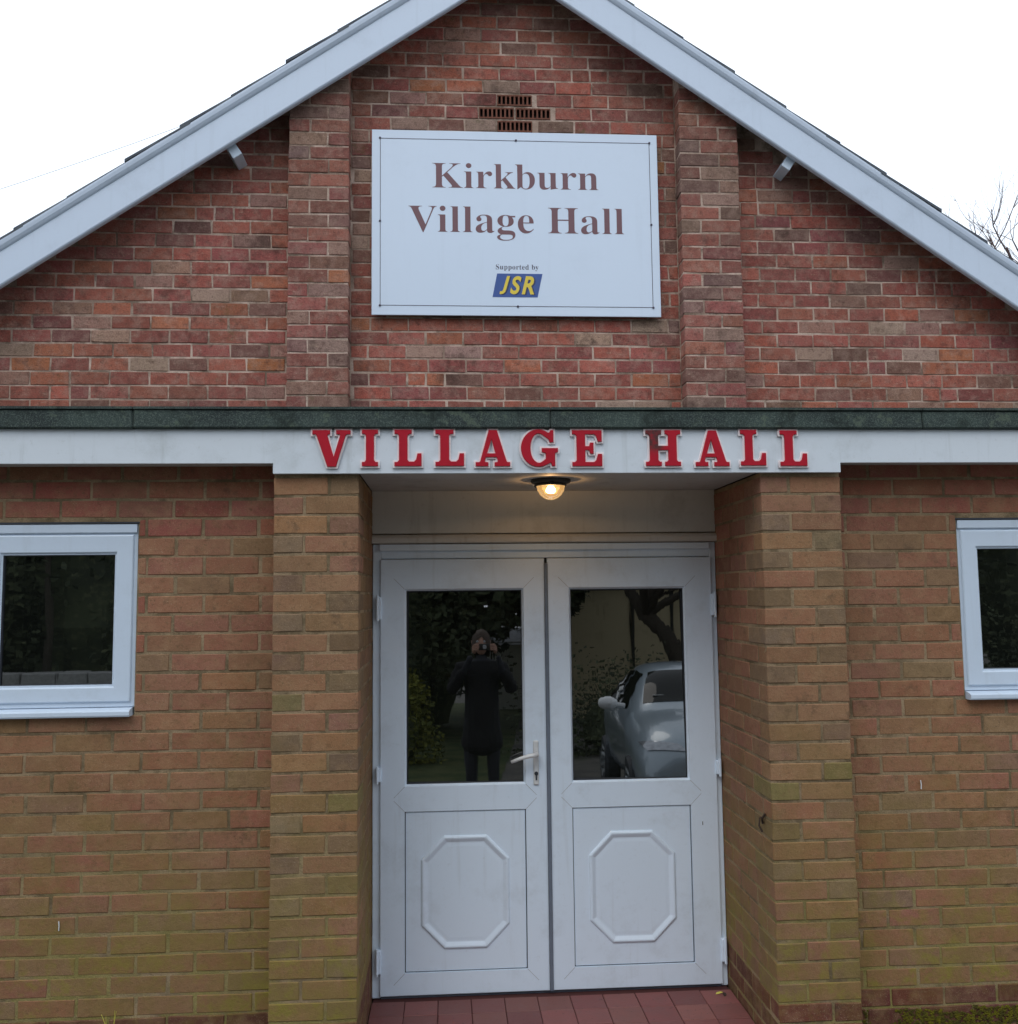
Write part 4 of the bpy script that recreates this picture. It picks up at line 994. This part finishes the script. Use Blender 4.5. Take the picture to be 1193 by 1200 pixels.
# ------------------------------------------------------------------ the photographer, reflected in the left door
def person():
    o = tag(empty('person', (-.50, -4.16, 0)), 'person in a long dark coat taking the photograph, reflected in the left door glass', 'person')
    coat = plain('dark_coat', (.018, .018, .02, 1), .85, .2, nz=.3, bump=.003); skin = plain('skin', (.50, .29, .21, 1), .5, nz=.1); hair = plain('brown_hair', (.07, .045, .03, 1), .7, nz=.4, bump=.006)
    jean = plain('dark_trousers', (.02, .022, .03, 1), .85, nz=.2); shoe = plain('black_shoes', (.012, .011, .01, 1), .4)
    def skinned(name, verts, edges, mat, lev=2):
        me = bpy.data.meshes.new(name); me.from_pydata([v[0] for v in verts], edges, []); q = link(name, me, mat, o)
        q.modifiers.new('skin', 'SKIN'); sv = me.skin_vertices[0].data
        for i, v in enumerate(verts): r = v[1]; sv[i].radius = r if isinstance(r, tuple) else (r, r); sv[i].use_root = (i == 0)
        s = q.modifiers.new('sub', 'SUBSURF'); s.levels = s.render_levels = lev; return q
    # body: one continuous figure, pelvis at the root, +Y towards the hall
    V = [((0, 0, .98), (.16, .12)), ((0, 0, 1.15), (.145, .11)), ((0, .0, 1.34), (.17, .12)), ((0, -.01, 1.46), (.13, .09)), ((0, .0, 1.53), .055), ((0, .01, 1.58), .05),
         ((-.10, 0, .90), .10), ((-.11, .01, .52), .065), ((-.115, -.01, .10), .045), ((.10, 0, .90), .10), ((.11, .01, .52), .065), ((.115, -.01, .10), .045),
         ((-.19, 0, 1.44), .062), ((-.29, .06, 1.21), .048), ((-.15, .22, 1.44), .036), ((-.085, .255, 1.56), .028),
         ((.19, 0, 1.44), .062), ((.30, .06, 1.21), .048), ((.20, .22, 1.44), .036), ((.165, .255, 1.56), .028), ((-.12, .12, .05), .038), ((.12, .12, .05), .038)]
    E_ = [(0, 1), (1, 2), (2, 3), (3, 4), (4, 5), (0, 6), (6, 7), (7, 8), (0, 9), (9, 10), (10, 11), (3, 12), (12, 13), (13, 14), (14, 15), (3, 16), (16, 17), (17, 18), (18, 19), (8, 20), (11, 21)]
    skinned('body', V, E_, jean)
    # coat to the knee, sleeves
    V = [((0, 0, 1.0), (.19, .145)), ((0, 0, 1.2), (.175, .135)), ((0, 0, 1.36), (.205, .14)), ((0, -.01, 1.475), (.15, .105)), ((0, -.005, 1.525), (.075, .07)), ((0, 0, .80), (.215, .16)), ((0, 0, .58), (.23, .17)),
         ((-.20, 0, 1.44), .08), ((-.30, .06, 1.21), .064), ((-.155, .215, 1.435), .05), ((.20, 0, 1.44), .08), ((.31, .06, 1.21), .064), ((.205, .215, 1.435), .05)]
    skinned('coat', V, [(0, 1), (1, 2), (2, 3), (3, 4), (0, 5), (5, 6), (3, 7), (7, 8), (8, 9), (3, 10), (10, 11), (11, 12)], coat)
    # head
    b = MB(); n, k_ = 24, 18; v = []
    for j in range(k_+1):
        ph = math.pi*j/k_
        for i in range(n):
            a = 2*math.pi*i/n; x, y, z = math.sin(ph)*math.sin(a), math.sin(ph)*math.cos(a), math.cos(ph)
            X, Y, Z = x*.075, y*.095, z*.118
            if z < 0: X *= 1-.28*(-z); Y *= 1-.10*(-z)
            if y > 0:
                Y += .022*math.exp(-((x/.16)**2+((z+.08)/.16)**2))            # nose
                Y -= .010*(math.exp(-(((x-.42)/.2)**2+((z-.08)/.13)**2))+math.exp(-(((x+.42)/.2)**2+((z-.08)/.13)**2)))   # eye sockets
                Y += .006*math.exp(-((x/.3)**2+((z+.5)/.07)**2)); Y += .008*math.exp(-((x/.3)**2+((z+.85)/.12)**2))
            v.append((X, Y+.02, Z+1.685))
    b.add(v, [(j*n+i, j*n+(i+1) % n, (j+1)*n+(i+1) % n, (j+1)*n+i) for j in range(k_) for i in range(n)]); hd = b.build('head', skin, o, smooth=True)
    for s in (-1, 1):
        MB().lathe([(.0, .006), (.010, .003), (.012, -.004)], (s*.031, .105, 1.697), 'y', 12).build('eye', M_whr, hd, smooth=True); MB().lathe([(0, .008), (.005, .007)], (s*.031, .105, 1.697), 'y', 8).build('pupil', M_gap, hd)
        MB().tube([(s*.074, .015, 1.655), (s*.083, .005, 1.68), (s*.082, .0, 1.705), (s*.074, .012, 1.715)], [.006, .011, .012, .006], 8).build('ear', skin, hd, smooth=True)
    MB().tube([(-.024, .118, 1.628), (0, .126, 1.630), (.024, .118, 1.628)], [.003, .006, .003], 6).build('mouth', plain('lips', (.35, .12, .10, 1)), hd, smooth=True)
    b = MB(); v = []
    for j in range(13):
        for i in range(n):
            a = 2*math.pi*i/n; front = max(0, math.cos(a)); ph = (j/12)*math.pi*(.36+.36*(1-front)**.6); w = .012+.004*math.sin(i*3.1+j)
            v.append(((.077+w)*math.sin(ph)*math.sin(a), (.097+w)*math.sin(ph)*math.cos(a)+.012, (.120+w)*math.cos(ph)+1.688-(.05*(1-front)*(j/12)**2)))
    b.add(v, [(j*n+i, j*n+(i+1) % n, (j+1)*n+(i+1) % n, (j+1)*n+i) for j in range(12) for i in range(n)]); b.build('hair', hair, o, smooth=True)
    # hands round the camera
    for s in (-1, 1):
        x = .04+s*.088 if s > 0 else -.062-.0; x = .04+s*.085
        V = [((x+s*.012, .245, 1.575), (.026, .018)), ((x+s*.010, .262, 1.615), (.030, .014)), ((x+s*.006, .272, 1.650), (.028, .012))]
        Ed = [(0, 1), (1, 2)]
        for q in range(4):
            z = 1.662-q*.0155; i0 = len(V); ln = (.9, 1, .95, .78)[q]
            V += [((x+s*.010, .285, z), .0085), ((x+s*.002, .312*1.0, z+.003), .0085), ((x-s*.022*ln, .322, z+.002), .0075), ((x-s*.040*ln, .318, z), .007)]; Ed += [(2 if q < 2 else 1, i0), (i0, i0+1), (i0+1, i0+2), (i0+2, i0+3)]
        i0 = len(V); V += [((x-s*.004, .258, 1.612), .010), ((x-s*.022, .262, 1.618), .009), ((x-s*.040, .264, 1.626), .008)]; Ed += [(1, i0), (i0, i0+1), (i0+1, i0+2)]
        skinned('hand', V, Ed, skin, 1)
    for s in (-1, 1): MB().cbox(s*.118-.045, s*.118+.045, -.09, .20, -.006, .075, .02).build('shoe', shoe, o)
    c = tag(empty('compact_camera', (-.46, -3.865, 1.64)), 'small dark compact camera held up in both hands of the reflected person', 'camera')
    MB().cbox(-.05, .05, -.014, .010, -.03, .032, .004).build('camera_body', M_dark, c)
    MB().lathe([(.022, .009), (.022, .02), (.018, .021), (.018, .030), (.013, .031), (.0, .027)], (0, 0, 0), 'y', 20).build('camera_lens', M_metal, c)
person()

# ------------------------------------------------------------------ overhead wire
b = MB(); pts = []
A, B_ = Vector((-13, 8, 4.76)), Vector((.2, 8, 9.62))
for i in range(21):
    t = i/20; p = A.lerp(B_, t); pts.append((p.x, p.y, p.z-.35*math.sin(math.pi*t)))
b.tube(pts, .0045, 5)
tag(b.build('overhead_wire', plain('pale_wire', (.8, .8, .8, 1), .5)), 'thin pale overhead wire crossing the white sky at the left', 'wire')
# house the wire onto poles beyond the frame
for (p, lab) in ((A, 'utility pole carrying the left end of the overhead wire'), (B_, 'utility pole behind the hall carrying the overhead wire')):
    q = tag(empty('utility_pole', (p.x, p.y, 0)), lab, 'pole'); MB().tube([(0, 0, -.1), (0, 0, p.z+.05)], [.13, .09], 10).build('pole', M_bark, q)
